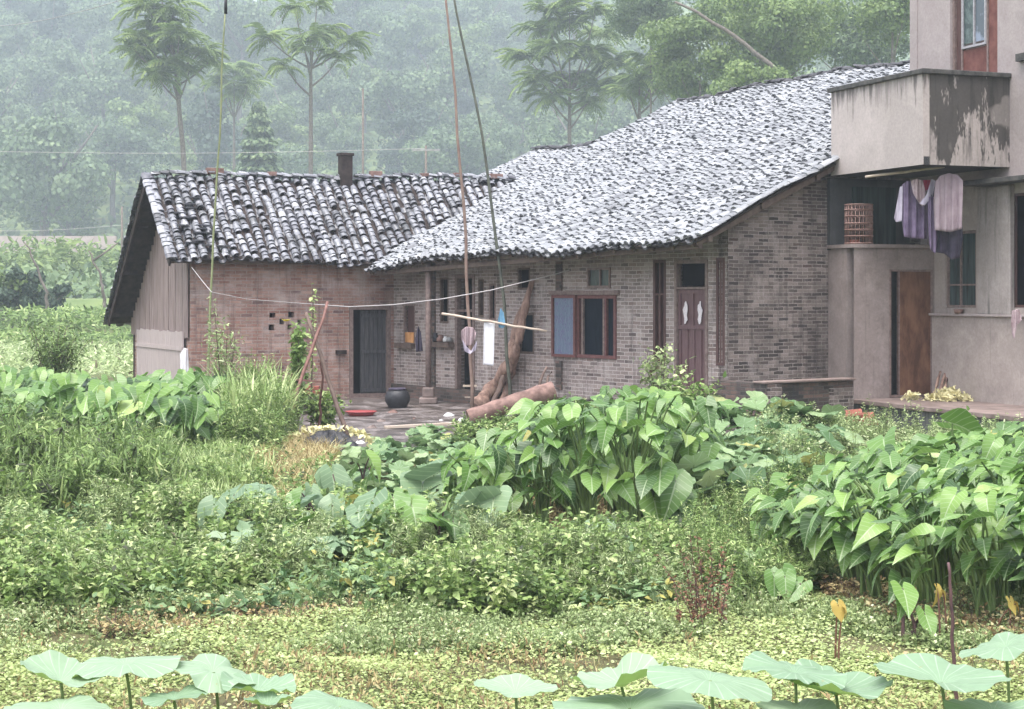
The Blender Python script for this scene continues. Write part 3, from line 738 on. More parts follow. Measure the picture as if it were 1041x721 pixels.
mb = MB(); LF.slab(mb, r1[0]-.35, r1[1]-.05, -.55, -.01, 0, r1[2]-.0); LF.slab(mb, r1[0]-.15, r1[1]-.05, -.9, -.55, 0, r1[2]-.12); mb.build('doorstep', M['platform_top'], left, bevel=.02)
mb = MB(); LF.slab(mb, 0, a1max, 4.8, 5.0, -.2, float(zleft(np.array(3.), np.array(4.9)))-.15); mb.build('back_wall', M['brick_dark'], left)
mb = MB(); a0, a1_, z0, z1 = rect(LF, 341, 351, 356, 360); LF.slab(mb, a0, a1_, -.1, 0, z0, z1); mb.build('wall_shelf', M['dark_wood'], left)
# brick corner pier (pale edge) at the left corner of the front wall
mb = MB(); LF.slab(mb, 0.0, .34, -.03, .02, -.1, 3.25); mb.build('corner_pier', M['brick_red'], left)

# ------------------------------------------------------------------ concrete house
PLZ = .585
A0 = np.array([6.29, 30.77]); AF = Fr(A0, CF.b)     # annex front with the rusty door
aw = float(np.linalg.norm(CF.o-A0))
# annex: side wall (faces -CF.b) runs from A0 backwards along -CF.a
dA0, dA1 = AF.at(904), AF.at(948); zt_ = AF.z(1.2, 274); ztopA = 3.37
mb = MB(); AF.wall(mb, 0, aw, PLZ, ztopA, [(dA0, dA1, PLZ+.01, zt_)])
mb.box(AF.p(.0, .241, PLZ), AF.A(.2), AF.B(.9), [0,0,ztopA-PLZ])
AF.slab(mb, -.04, aw-.02, -.05, 1.1, ztopA+.002, ztopA+.07)
mb.build('annex_wall', M['conc_annex'], block)
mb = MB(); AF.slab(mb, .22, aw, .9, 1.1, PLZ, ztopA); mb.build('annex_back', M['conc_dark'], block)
fr = frame_bars(AF, (dA0, dA1, PLZ+.01, zt_), -.01, .1, .04, (), (), 'frame_wood', block, 'door_frame')
dleaf = AF.at(913.5)
mb = MB(); AF.slab(mb, dleaf, dA1-.04, .01, .05, PLZ+.03, zt_-.04); dr = mb.build('door', M['door_rust'], block); dr['label'] = 'rusty brown sheet door standing ajar'
mb = MB(); AF.slab(mb, dleaf, dleaf+.025, -.005, .06, PLZ+.03, zt_-.04); AF.slab(mb, dA0+.001, dA0+.03, -.02, .01, PLZ+.02, zt_); mb.build('door_edge', M['frame_wood'], dr)
# block wall with window openings
z_led = 2.5-21.5/FL*30.6
Wn = rect(CF, 961, 992, 235, 313); Wn2 = rect(CF, 1029, 1046, 196, 313)
Wn2 = (Wn2[0], Wn2[0]+1.3, Wn2[2], Wn2[3])
mb = MB(); CF.wall(mb, 0, 8, PLZ, 4.5, [Wn, Wn2]); mb.build('wall', M['conc_wall'], block)
mb = MB(); CF.slab(mb, .0, 8, -.06, 0, PLZ, z_led); wl = mb.build('lower_wall', M['conc_wall'], block)
mb = MB(); CF.slab(mb, -.02, 8, -.12, .0, z_led+.001, z_led+.045); mb.build('ledge', M['conc_upper'], wl, bevel=.01)
c0, c1 = CF.at(994, -.07), CF.at(1028, -.07)
mb = MB(); CF.slab(mb, c0, c1, -.08, .002, z_led+.046, 4.42); CF.slab(mb, c1-.22, c1+.02, -.11, -.081, z_led+.046, 4.42); mb.build('column', M['conc_column'], block, bevel=.01)
w = frame_bars(CF, Wn, .03, .1, .05, (.45,), (.3,), 'frame_wood', block); pane(CF, sub(Wn, .03, .97, .02, .98), .07, 'glass_teal', w)
w = frame_bars(CF, Wn2, .03, .1, .05, (.35,), (), 'slot_brown', block); pane(CF, sub(Wn2, .03, .97, .02, .98), .07, 'black', w)
# canopy slab
mb = MB(); q0 = CF.at(979, -.35); CF.slab(mb, q0, 8, -.42, -.002, 4.45, 4.54); mb.build('canopy', M['coping'], block, bevel=.01)
# floor band and upper storey
UB = -.79
Od = (CF.at(966), CF.at(1014), 4.86, 8.4)
mb = MB(); CF.wall(mb, UB, 8, 4.55, 9, [Od]); mb.box(CF.p(UB, .241, 3.3), CF.B(7), CF.A(.24), [0,0,5.7]); mb.build('upper_wall', M['conc_upper'], block)
mb = MB(); CF.slab(mb, UB+.03, UB+.26, -.02, .0, 4.87, 8.9); mb.build('corner_strip', M['conc_upper'], block)
# balcony door unit: glazed leaf over red panels and a red door
w = frame_bars(CF, Od, .05, .13, .06, (.2, .74), (), 'frame_wood', block, 'balcony_door')
mb = MB(); a0, a1, z0, z1 = Od; CF.slab(mb, a0+.06, a0+(a1-a0)*.19, .1, .12, z0, z1); mb.build('side_panel', M['slot_brown'], w)
pane(CF, sub(Od, .21, .73, .0, .60), .075, 'panel_red', w, 'red_panel'); pane(CF, sub(Od, .76, .96, .0, .98), .07, 'panel_red', w, 'red_panel')
ww = frame_bars(CF, sub(Od, .21, .73, .605, .99), .03, .09, .045, (.5,), (), 'frame_white', w, 'casement')
pane(CF, sub(Od, .24, .46, .63, .97), .06, 'glass_green', w); pane(CF, sub(Od, .49, .71, .63, .97), .06, 'glass_sky', w)
mb = MB(); a0 = CF.at(1037); CF.slab(mb, a0, a0+.3, -.1, .0, 6.55, 6.68); mb.build('wall_bracket', M['coping'], block)
# balcony
bz0, bz1 = 4.74, 6.3; BD = -1.78; ba0, ba1 = -.72, 2.21; T = .12
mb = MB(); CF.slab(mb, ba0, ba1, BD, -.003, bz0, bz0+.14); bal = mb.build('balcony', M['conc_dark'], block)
mb = MB(); CF.slab(mb, ba0, ba1, BD-.012, BD+T, bz0+.0, bz1); mb.build('parapet', M['conc_balcony'], bal)
mb = MB(); CF.slab(mb, ba1-T+.012, ba1+.012, BD+T+.001, -.003, bz0+.0, bz1); mb2 = MB(); CF.slab(mb2, ba0-.0, ba0+T, BD+T+.001, -.003, bz0+.141, bz1); mb2.build('far_parapet', M['conc_balcony_end'], bal); mb.build('end_parapet', M['conc_balcony_end'], bal)
mb = MB(); CF.slab(mb, ba0-.06, ba1+.07, BD-.07, BD+T+.04, bz1+.001, bz1+.085); CF.slab(mb, ba1-T-.04, ba1+.07, BD+T+.041, -.004, bz1+.001, bz1+.085); CF.slab(mb, ba0-.06, ba0+T+.04, BD+T+.041, -.004, bz1+.001, bz1+.085); mb.build('coping', M['coping'], bal, bevel=.012)
# dark recess above the annex
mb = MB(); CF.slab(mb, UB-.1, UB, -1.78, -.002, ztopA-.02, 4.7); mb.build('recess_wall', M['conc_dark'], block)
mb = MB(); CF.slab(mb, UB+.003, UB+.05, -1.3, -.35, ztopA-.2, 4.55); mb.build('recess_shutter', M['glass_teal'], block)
# platform
mb = MB(); pf = Fr(A0, CF.a)
pf.slab(mb, -.9, 9, 0.02, 7, -.4, PLZ-.08); mb.build('platform', M['conc_plinth'], block)
mb = MB(); pf.slab(mb, -.9, 9, -.05, 6.9, PLZ-.079, PLZ); mb.build('platform_slab', M['platform_top'], block, bevel=.01)
mb = MB(); CF.slab(mb, .2, 8, .1, 8, 8.9, 9.1); mb.build('roof', M['conc_dark'], block)
mb = MB(); CF.slab(mb, .1, 8, 7.8, 8, PLZ, 9); CF.slab(mb, 7.8, 8, .2, 8, PLZ, 9); mb.build('back_wall', M['conc_upper'], block)

# low brick pen beside the gable
pen = thing('brick_pen', 'low mossy brick pen wall in front of the gable beside the concrete annex', 'low wall', (5.2, 29, .3))
pa, pb = P(776, 389, 28.9), P(867, 389, 30.2)
pz = 2.5-89/FL*29.5
PF = Fr(pa[:2], pb[:2]-pa[:2]); PL = float(np.linalg.norm(pb[:2]-pa[:2]))
mb = MB(); PF.slab(mb, .38, PL, 0, .2, -.1, pz-.0); PF.slab(mb, 0, .38, -.06, 1.3, -.1, pz+.01); mb.build('wall', M['brick_dark'], pen)
mb = MB(); PF.slab(mb, -.03, PL+.0, -.09, .24, pz+.012, pz+.05); mb.build('coping', M['platform_top'], pen, bevel=.01)
mb = MB(); PF.slab(mb, 0.02, .36, -.085, -.061, -.1, pz); mb2 = MB(); PF.slab(mb2, PL-.62, PL, -.02, -.001, .3, pz-.12); mb2.build('brick_patch', M['brick_gable'], pen); mb.build('brick_pier', M['brick_gable'], pen)
def GP(px, py):
    Y = FL*CZ/(py-300)
    for k in range(12):
        x = (px-520.5)/FL*Y; Y = .5*Y + .5*FL*(CZ-float(gh(x, Y)))/(py-300)
    return np.array([(px-520.5)/FL*Y, Y, float(gh((px-520.5)/FL*Y, Y))])
def pole(name, label, cat, pts, r0, r1, mat, group=None, n=14, wob=.02):
    pts = np.array(pts, float); t = np.linspace(0, 1, len(pts)); tt = np.linspace(0, 1, n)
    c = np.stack([np.interp(tt, t, pts[:, k]) for k in range(3)], -1); c[1:-1] += rng.normal(0, wob, (n-2, 3))
    o = tube_obj(name, c, np.linspace(r0, r1, n), M[mat], sides=8); tag(o, label, cat, group); return o
# tall bamboo poles
g = GP(210, 425); q = P(229.5, 3, g[1]+.3)
pole('bamboo_pole', 'thin green bamboo pole standing in front of the left house', 'pole', [g, P(214, 300, g[1]+.1), P(222, 150, g[1]+.2), q], .027, .015, 'bamboo_green', wob=.008)
o = tube_obj('cap', [q-[0,0,.22], q+[0,0,.14]], [.032, .03], M['plastic_black'], bpy.data.objects['bamboo_pole'])
g = P(480, 419, 34.0); pole('bamboo_pole', 'tall brownish bamboo pole, left one of the pair in the yard', 'pole', [g, P(476, 300, g[1]+.1), P(468, 150, g[1]), P(450, -30, g[1])], .04, .022, 'bamboo_brown', 'tall bamboo poles in the yard', wob=.015)
g2 = P(519, 415, 34.2); pole('bamboo_pole', 'tall grey green bamboo pole leaning left, right one of the pair in the yard', 'pole', [g2, P(513, 300, g2[1]), P(492, 150, g2[1]), P(457, -30, g2[1])], .038, .022, 'bamboo_grey', 'tall bamboo poles in the yard', wob=.015)
# cross pole with laundry
Yc2 = 33.9
c0_, c1_ = P(449, 319, Yc2), P(556, 337, Yc2-.4)
pole('drying_pole', 'pale bamboo pole tied across the two tall poles', 'pole', [c0_, c1_], .026, .022, 'bamboo_pale', wob=.008)
def cloth(name, label, outline, Y, mat, cat='clothes', group=None, fold=.03, nf=5, th=.012, nrmdir=(0,1), parts=()):
    """hanging cloth: polygon outline in image pixels at distance Y, gridded with vertical folds and real thickness"""
    O = np.array(outline, float); xs = O[:, 0]; ys = O[:, 1]
    nx = 26; ny = 22; gx = np.linspace(xs.min(), xs.max(), nx)
    top = []; bot = []
    for x in gx:
        hits = []
        for i in range(len(O)):
            (x0, y0), (x1, y1) = O[i], O[(i+1) % len(O)]
            if (x0-x)*(x1-x) <= 0 and x0 != x1: hits.append(y0+(y1-y0)*(x-x0)/(x1-x0))
        top.append(min(hits)); bot.append(max(hits))
    ph = U(0, 6); V = []
    for j in range(ny):
        for i in range(nx):
            t = j/(ny-1); y = top[i]+(bot[i]-top[i])*t
            d = fold*(math.sin(i/nx*6.28*nf+ph+t*1.2)*(.3+.7*t) + .4*math.sin(i/nx*6.28*nf*2.3+ph))
            V.append(P(gx[i], y, Y+d))
    V = np.array(V); V2 = V + np.array([0, th, 0]); k = np.arange(nx*ny).reshape(ny, nx); n = nx*ny
    F = np.stack([k[:-1, :-1], k[1:, :-1], k[1:, 1:], k[:-1, 1:]], -1).reshape(-1, 4)
    b = np.concatenate([k[0], k[1:, -1], k[-1, ::-1][1:], k[::-1, 0][1:-1]]); c = np.roll(b, -1)
    rim = np.stack([b, c, c+n, b+n], -1)
    o = mk(name, np.concatenate([V, V2]), np.concatenate([F, F[:, ::-1]+n, rim]), M[mat], smooth=True)
    return tag(o, label, cat, group)
cloth('towel', 'plain white towel hanging over the pale cross pole', [(492,327),(503,329),(502,372),(491,371)], 33.75, 'cloth_white', 'towel', nf=1, fold=.015)
cloth('cloth_bag', 'small blue cloth hung on the cross pole right of the towel', [(509,313),(512,318),(514,331),(511,334),(507,333),(506,326)], 33.7, 'cloth_blue', 'cloth', nf=1, fold=.02)
cloth('shirt', 'crumpled pink child shirt on the cross pole left of the towel', [(469,336),(474,332),(481,333),(484,338),(483,345),(479,351),(472,352),(469,346)], 33.7, 'cloth_pink', nf=3, fold=.05)
cloth('rag', 'white rag drooping below the pink shirt in the yard', [(470,345),(474,352),(479,357),(485,346),(484,356),(478,360),(472,357)], 33.6, 'cloth_lilac', 'rag', nf=2, fold=.03)
cloth('jacket', 'dark jacket hung on the facade wall near the left house door', [(425,331),(428,338),(430,357),(423,358),(422,345)], 37.4, 'cloth_dark', nf=2, fold=.03)
cloth('orange_cloth', 'small orange cloth under the narrow window at the facade corner', [(412,338),(421,338),(421,349),(412,348)], 37.9, 'cloth_orange', 'cloth', nf=1, fold=.015)
cloth('grain_sack', 'white sack leaning on the plank door of the left gable', [(183,360),(187,354),(191,355),(192,384),(189,389),(184,384)], 37.2, 'cloth_white', 'sack', nf=1, fold=.05, th=.1)
# jars on the ledge
for k, (px, w_, h_, mt, lb) in enumerate(((443, .07, .2, 'plastic_black', 'dark jar at the left end of the facade ledge'), (448, .09, .15, 'clay', 'brown clay pot in the middle of the facade ledge'), (453, .06, .12, 'jar_white', 'pale jar at the facade ledge right of the clay pot'), (457, .07, .1, 'metal_grey', 'grey tin at the right end of the facade ledge'))):
    a = MF.at(px, -.08); z = MF.z(a, 348, -.08)+.01; p = MF.p(a, -.085, z); tt = [0, .1, .55, .8, 1]; rr = [.8, 1, 1, .6, .65]
    tag(tube_obj('jar', [p+[0,0,h_*t_] for t_ in tt], [w_*r_ for r_ in rr], M[mt], sides=12), lb, 'jar', 'jars on the facade ledge')
# washing line
pts = [P(602, 268, 33.9), P(560, 280, 33.9), P(500, 295, 33.4), P(450, 304, 32.8), P(400, 310, 32), P(355, 312, 31.4), P(300, 308, 31.0), P(250, 304, 30.5), P(215, 297, 30.2)]
o = tube_obj('clothes_line', pts, np.array([.011,.011,.011,.011,.011,.010,.005,.004,.004]), M['rope'], sides=5); tag(o, 'slack white rope strung from the eave across the yard', 'rope')
pts = [P(215, 297, 30.2), P(205, 285, 32.5), P(195, 272, 35.5)]
o = tube_obj('tie_rope', pts, .007, M['rope'], sides=5); tag(o, 'short rope from the green bamboo pole up to the left eave', 'rope')
# leaning crooked logs
def crooked(name, label, pts, rad, mat, group=None, knots=6):
    pts = np.array(pts, float); t = np.linspace(0, 1, len(pts)); n = 26; tt = np.linspace(0, 1, n)
    c = np.stack([np.interp(tt, t, pts[:, k]) for k in range(3)], -1); c += np.stack([np.convolve(rng.normal(0, .04, n+4), np.ones(5)/5, 'valid') for _ in range(3)], -1)
    rr = np.interp(tt, t, rad)*(1+.16*np.sin(tt*31+1)+rng.normal(0, .06, n))
    V, F, uv, r = tubes(c[None], rr[None], 12, np.array([.5])); V = V + rng.normal(0, .008, V.shape)
    o = mk(name, V, [F, np.stack([np.arange(12), np.arange(12)[::-1]+(n-1)*12])], M[mat], None, uv, r, smooth=False)
    return tag(o, label, 'log', group)
gl = GP(486, 416); crooked('crooked_log', 'thick crooked log with its broad foot left, leaning on the facade', [gl+[0,0,.05], P(501, 396, gl[1]+.5), P(517, 368, 35.1), P(524, 338, 35.4), P(543, 288, 35.2)], [.19, .14, .115, .105, .08], 'log_bark', 'logs leaning on the facade')
gl = GP(512, 414); crooked('crooked_log', 'slimmer crooked log right of the thick one, leaning on the facade', [gl+[0,0,.05], P(519, 388, gl[1]+.3), P(525, 352, 34.7), P(532, 325, 34.8), P(541, 286, 34.9)], [.12, .10, .085, .09, .06], 'log_bark', 'logs leaning on the facade')
gl = P(498, 415, 34.6); crooked('crooked_log', 'thin dark pole leaning between the two thick crooked logs', [gl, P(515, 378, 35.3), P(530, 335, 35.5), P(538, 300, 35.4)], [.06, .055, .05, .04], 'stalk_brown', 'logs leaning on the facade')
# hollow clay pipe lying on a stone
p0, p1 = P(476, 425, 29.6), P(563, 398, 29.9)
dd_ = nrm(p1-p0); n = 20; tt = np.linspace(0, 1, n); c = p0 + (p1-p0)*tt[:, None]
rr = .145+.05*tt+.008*np.sin(tt*25)
V, F, uv, r = tubes(c[None], rr[None], 20, np.array([.5])); Vi, Fi, uvi, ri = tubes(c[None][:, ::-1], (rr[None]-.03)[:, ::-1], 20, np.array([.5]))
k = len(V); a_ = np.arange(20); b_ = (a_+1) % 20
# open right end, closed left end
o = mk('clay_pipe', np.concatenate([V, c[-1]-dd_*.12+(V[-20:]-c[-1])*.82]), [F, np.stack([a_+(n-1)*20, b_+(n-1)*20, b_+n*20, a_+n*20], -1), np.concatenate([np.arange(20)[None][:, ::-1], (np.arange(20)+n*20)[None]])], M['clay'], None, None, None, smooth=True)
tag(o, 'fat reddish hollow pipe lying across the yard below the logs', 'pipe')
o2 = mk('pipe_mouth', np.concatenate([c[-1]+dd_*.004+(V[-20:]-c[-1])*.84]), np.arange(20)[None], M['black'], o)  # black disc over the end stands for the dark hollow inside
tag(tube_obj('prop_stone', [GP(470, 432)+[0,0,-.02], GP(470, 432)+[0,0,.1], GP(470,432)+[0,0,.13]], [.09, .08, .04], M['jar_white'], sides=7), 'small white stone at the left end of the clay pipe', 'stone')
# plank
pk = thing('plank', 'long thin pale plank lying flat on the yard', 'plank', GP(435, 437))
mb = MB(); qa, qb = GP(391, 438), GP(484, 434); mb.bar(qa+[0,0,.06], qb+[0,0,.08], .09, .05); ob = mb.build('board', M['bamboo_pale'], pk, bevel=.005)
# sticks poking behind the pipe
for (x0, y0, x1, y1, lb) in ((548, 395, 556, 373, 'short dark branch upright behind the pipe mouth, left of two'), (552, 398, 561, 378, 'short dark branch upright behind the pipe mouth, right of two')):
    pole('branch', lb, 'branch', [P(x0, y0+12, 31), P(x0, y0, 31), P(x1, y1, 31.1)], .045, .02, 'stalk_brown', 'branches behind the pipe', n=7, wob=.02)
# black pot, red basin
def lathe(name, prof, loc, mat, parent=None, sides=24):
    prof = np.array(prof); return tube_obj(name, [np.array(loc)+[0,0,z_] for _, z_ in prof], [r_ for r_, _ in prof], M[mat], parent, sides=sides)
g = GP(404, 416); pot = thing('water_jar', 'round black water jar beside the left house door', 'jar', g)
lathe('body', [(.14,0),(.2,.05),(.26,.17),(.27,.26),(.23,.37),(.17,.41)], g, 'plastic_black', pot); lathe('rim', [(.19,.41),(.19,.44),(.165,.45)], g, 'cloth_dark', pot)
g = GP(367, 424); ba = thing('basin', 'shallow red plastic basin on the yard floor', 'basin', g)
lathe('bowl', [(.2,.0),(.25,.05),(.29,.1)], g, 'plastic_red', ba); lathe('rim', [(.31,.1),(.32,.115),(.29,.12)], g, 'plastic_red', ba)
# small white stool in the second doorway
g = GP(478, 413); st = thing('stool', 'small pale wooden stool frame in the narrow dark doorway', 'stool', g); g = g + [0, -.3, 0]
for dx in (-.11, .11):
    for dy in (-.08, .08):
        mb = MB(); mb.bar(g+[dx,dy,0], g+[dx,dy,.44], .028, .028); mb.build('leg', M['bamboo_pale'], st)
mb = MB(); mb.box(g+[-.15,-.11,.44], [.3,0,0], [0,.22,0], [0,0,.03]); mb.build('seat', M['bamboo_pale'], st); mb = MB(); mb.bar(g+[-.11,-.09,.22], g+[.11,-.09,.22], .02, .02); mb.build('stretcher', M['bamboo_pale'], st)
# pole tripod with crossed tops
tp = thing('pole_tripod', 'reddish three legged pole tripod standing in front of the left house', 'tripod', GP(325, 447))
for (fx, fy, tx, ty, r_, mt) in ((286, 452, 333, 307, .036, 'pole_red'), (355, 449, 311, 318, .042, 'stalk_brown'), (325, 441, 327, 362, .025, 'pole_red')):
    f_ = GP(fx, fy); c = np.linspace(0, 1, 9)[:, None]; q = P(tx, ty, 28.4); pt = f_*(1-c)+q*c; pt[1:-1] += rng.normal(0, .012, (7, 3)); tube_obj('leg', pt, np.linspace(r_, r_*.7, 9), M[mt], tp)
# two-bar braces
mb = MB(); mb.bar(P(300, 386, 28.7), P(334, 389, 28.7), .03, .03); mb.build('brace', M['pole_red'], tp)
# red bricks stacked behind the bean vine
for k in range(10):
    px = 288+(k % 5)*7.2; lv = k//5; base = GP(300, 424); Yb = base[1]+.6
    p = P(px+U(-1, 1), 396, Yb); mb = MB(); mb.box([p[0], Yb, float(gh(p[0], Yb))+.05+.09*(lv+4.0)], [.12, .03, 0], [0, .24, 0], [0, 0, .075])
    tag(mb.build('brick', M['clay_red'], bevel=.006), 'orange red loose brick on the stack behind the tripod', 'brick', 'bricks stacked behind the tripod')
mb = MB(); p = P(287, 405, base[1]+.6); mb.box([p[0], p[1]-.02, 0], [.66, .16, 0], [0, .3, 0], [0, 0, float(gh(p[0], p[1]))+.395]); tag(mb.build('brick_stack', M['brick_dark'], bevel=.01), 'dark brick block under the loose red bricks behind the tripod', 'brick stack')
# heap under black plastic
g = GP(333, 466); n = 30; aa, rr_ = np.meshgrid(np.linspace(0, 2*np.pi, 48, endpoint=False), np.linspace(0, 1, n)); 
zz = .42*(1-rr_**2.2)*(1+.12*np.sin(aa*3+1)*rr_) + .03*np.sin(aa*9+rr_*14)+.02*np.sin(aa*17+rr_*9)
V = np.stack([g[0]+.62*rr_*np.cos(aa), g[1]+.4*rr_*np.sin(aa), g[2]+zz-.03], -1).reshape(-1, 3); i = np.arange(n*48).reshape(n, 48)
F = np.stack([i[:-1], i[1:], np.roll(i[1:], -1, 1), np.roll(i[:-1], -1, 1)], -1).reshape(-1, 4)
hp = mk('covered_heap', V, F, M['plastic_black'], smooth=True); tag(hp, 'low heap covered with black plastic and pale husks at the yard edge', 'heap')
N = 170; a = rng.uniform(.1, 3.0, N); r_ = rng.uniform(.86, 1.1, N); T = np.stack([g[0]+.66*r_*np.cos(a), g[1]+.3*r_*np.sin(a)+.15, g[2]+.06+.40*np.sin(a)**.6*rng.uniform(.8, 1.06, N)], -1)
tvq = np.array([[-.5,0,0],[.5,0,.1],[.5,1,0],[-.5,1,.1]]); tfq = np.array([[0,1,2,3]])
V, F, uv, r = scatter(tvq, tfq, np.zeros((4, 2)), T, frames(rng.normal(0, 1, (N, 3)), rng.normal(0, 1, (N, 3)), rng.uniform(.03, .08, N)), rng.random(N)); mk('husk', V, F, M['husk'], hp, uv, r)['kind'] = 'stuff'
# terracotta ridge tiles stacked on edge beside the brick pen
for k, (px, py) in enumerate(((852, 424), (857, 430), (864, 427), (868, 434))):
    p = P(px, py, 28.2); th = np.linspace(0, np.pi, 9); mb = MB(); d = np.array([.36, -.12, .05])
    ring = [p + np.array([0, np.cos(q)*.12, np.sin(q)*.1]) for q in th] + [p + np.array([0, np.cos(q)*.10, np.sin(q)*.08]) for q in th[::-1]]
    mb.prism(ring, d); tag(mb.build('clay_tile', M['clay_red']), 'curved red clay ridge tile stacked at the platform corner', 'roof tile', 'red tiles stacked at the platform corner')
mb = MB(); p = P(850, 436, 28.2); mb.box([p[0]-.05, p[1]-.2, 0], [.75, 0, 0], [0, .45, 0], [0, 0, p[2]-.02]); tag(mb.build('rubble_block', M['brick_dark'], bevel=.02), 'dark rubble block carrying the red clay tiles', 'rubble')
# corn husks pile and sticks on the platform
pc = np.array([7.62, 29.6, PLZ]); pc = P(962, 404, 30.4); pc[2] = PLZ
N = 650; a = rng.uniform(0, 6.28, N); r_ = rng.uniform(0, 1, N)**.6; T = np.stack([pc[0]+.42*r_*np.cos(a)+.03, pc[1]-.1+.3*r_*np.sin(a), pc[2]+.02+.26*(1-r_)*rng.uniform(.3, 1, N)], -1)
T[:60, 0] = pc[0]-.62+rng.normal(0, .08, 60); T[:60, 2] = pc[2]+rng.uniform(.0, .12, 60); T[:60,1] = pc[1]-.05
V, F, uv, r = scatter(tvq, tfq, np.zeros((4, 2)), T, frames(rng.normal(0, 1, (N, 3)), rng.normal(0, 1, (N, 3)), np.stack([rng.uniform(.02, .05, N), rng.uniform(.05, .13, N), rng.uniform(.03,.05,N)], -1)), rng.random(N))
o = mk('corn_husks', V, F, M['husk'], None, uv, r); tag(o, 'heap of pale yellow corn husks on the platform by the rusty door', 'husks', kind='stuff')
for k, (x0, x1, y1) in enumerate(((948, 956, 378), (953, 961, 380), (958, 964, 379), (968, 967, 381), (972, 969, 378))):
    pole('firewood_stick', 'grey firewood stick leaning at the wall behind the corn husks', 'stick', [np.array([*P(x0, 400, 30.7)[:2], PLZ+.0]), P(x1, y1, 31.0)], .035, .025, 'log_bark', 'firewood sticks behind the corn husks', n=5, wob=.004)
# cloths on ledges
cloth('rag', 'pale rag hanging from the window ledge at the right edge', [(1029,316),(1036,314),(1039,325),(1034,331),(1031,345),(1029,340),(1028,328)], 28.6, 'cloth_pink', 'rag', nf=2, fold=.03)
p = P(974, 318, 30.65); tag(tube_obj('flower_pot', [[p[0]-.02,p[1]-.1,z_led+.046],[p[0]-.02,p[1]-.1,z_led+.13]], [.07,.09], M['clay'], sides=14), 'small clay pot on the window ledge of the concrete house', 'pot')
# bamboo cage on the annex ledge
cg = thing('bamboo_cage', 'tall reddish bamboo cage standing on the annex roof under the balcony', 'cage', P(873, 250, 31.1)); cz = P(873, 250, 31.1); cz[2] = ztopA+.075; cw = .25; chh = P(873, 208, 31.1)[2]-cz[2]
for k in range(22):
    a = k/22*2*math.pi; tube_obj('bar', [cz+[cw*math.cos(a), cw*math.sin(a), 0], cz+[cw*math.cos(a), cw*math.sin(a), chh]], .011, M['basket'], cg, sides=5)
for f in (.02, .2, .36, .52, .7, .86, .99):
    pts = [cz+[cw*1.03*math.cos(a), cw*1.03*math.sin(a), chh*f] for a in np.linspace(0, 2*math.pi, 29)]; tube_obj('hoop', pts, .013, M['basket'], cg, sides=5, caps=False)
tag(tube_obj('clay_bowl', [cz+[-.08,-.02,.0], cz+[-.08,-.02,.08]], [.08,.1], M['clay_red'], sides=14), 'orange clay bowl inside the bamboo cage', 'bowl')
# laundry under the balcony
hp0, hp1 = P(868, 184, 30.9), P(962, 169, 28.9)
hz0 = CF.p(-.6, -1.3, 4.69); hz1 = CF.p(2.0, -1.3, 4.69)
pole('laundry_pole', 'pale bamboo laundry pole slung under the balcony', 'pole', [P(880, 180, 30.3), P(960, 169.5, 29.3)], .025, .022, 'bamboo_pale', wob=.004)
cloth('blouse', 'purple blouse hanging left under the balcony', [(917,188),(922,184),(931,184),(938,190),(943,206),(943,243),(934,243),(919,241),(917,224)], 29.6, 'cloth_purple', nf=3, fold=.05)
cloth('sleeve_cloth', 'pale lilac towel hanging at the left of the purple blouse', [(915,190),(918,189),(917,225),(911,226),(909,222),(912,206)], 29.62, 'cloth_lilac', 'towel', nf=1, fold=.02)
cloth('scarf', 'pink patterned scarf between the purple blouse and the mauve shirt', [(926,184),(932,182),(940,184),(942,200),(938,210),(934,206),(928,196)], 29.45, 'cloth_pink', 'scarf', nf=2, fold=.03)
cloth('sock', 'small crimson cloth tucked behind the pink scarf', [(938,183),(946,183),(945,192),(941,194)], 29.4, 'cloth_crimson', 'cloth', nf=1, fold=.01)
cloth('white_towel', 'thin white towel twisted beside the mauve shirt', [(947,182),(951,184),(948,200),(940,209),(935,207),(942,198)], 29.3, 'cloth_lilac', 'towel', nf=1, fold=.03)
cloth('trousers', 'dark trousers hanging lowest behind the mauve shirt', [(946,190),(976,190),(979,240),(976,262),(968,264),(960,258),(948,256),(945,250)], 29.35, 'cloth_dark', nf=3, fold=.05)
cloth('purple_skirt', 'violet skirt between the blouse and the mauve shirt', [(943,200),(952,200),(953,240),(951,258),(946,254),(944,240)], 29.3, 'cloth_purple', nf=2, fold=.03)
cloth('shirt', 'broad mauve shirt hanging right under the balcony', [(951,184),(957,178),(965,176),(974,178),(979,184),(978,233),(966,236),(950,234),(949,205)], 29.12, 'cloth_mauve', nf=4, fold=.045)
# debris lying on the yard
for k, (px, py) in enumerate(((399,421),(420,427),(456,424),(377,437),(388,430),(410,443),(437,447),(366,452),(448,429),(500,430),(345,438))):
    g = GP(px, py); s_ = U(.05, .12); V, F, uv, r = tubes(np.array([[g+[0,0,-.02], g+[.01,0,s_*.3], g+[0,.01,s_*.55]]]), np.array([[s_, s_*.9, s_*.5]]), 7)
    tag(mk('stone', V + rng.normal(0, s_*.08, V.shape), [F, (np.arange(7)+14)[None]], M[random.choice(['platform_top', 'jar_white', 'clay'])]), 'small stone scattered on the wet yard', 'stone', 'stones on the yard')
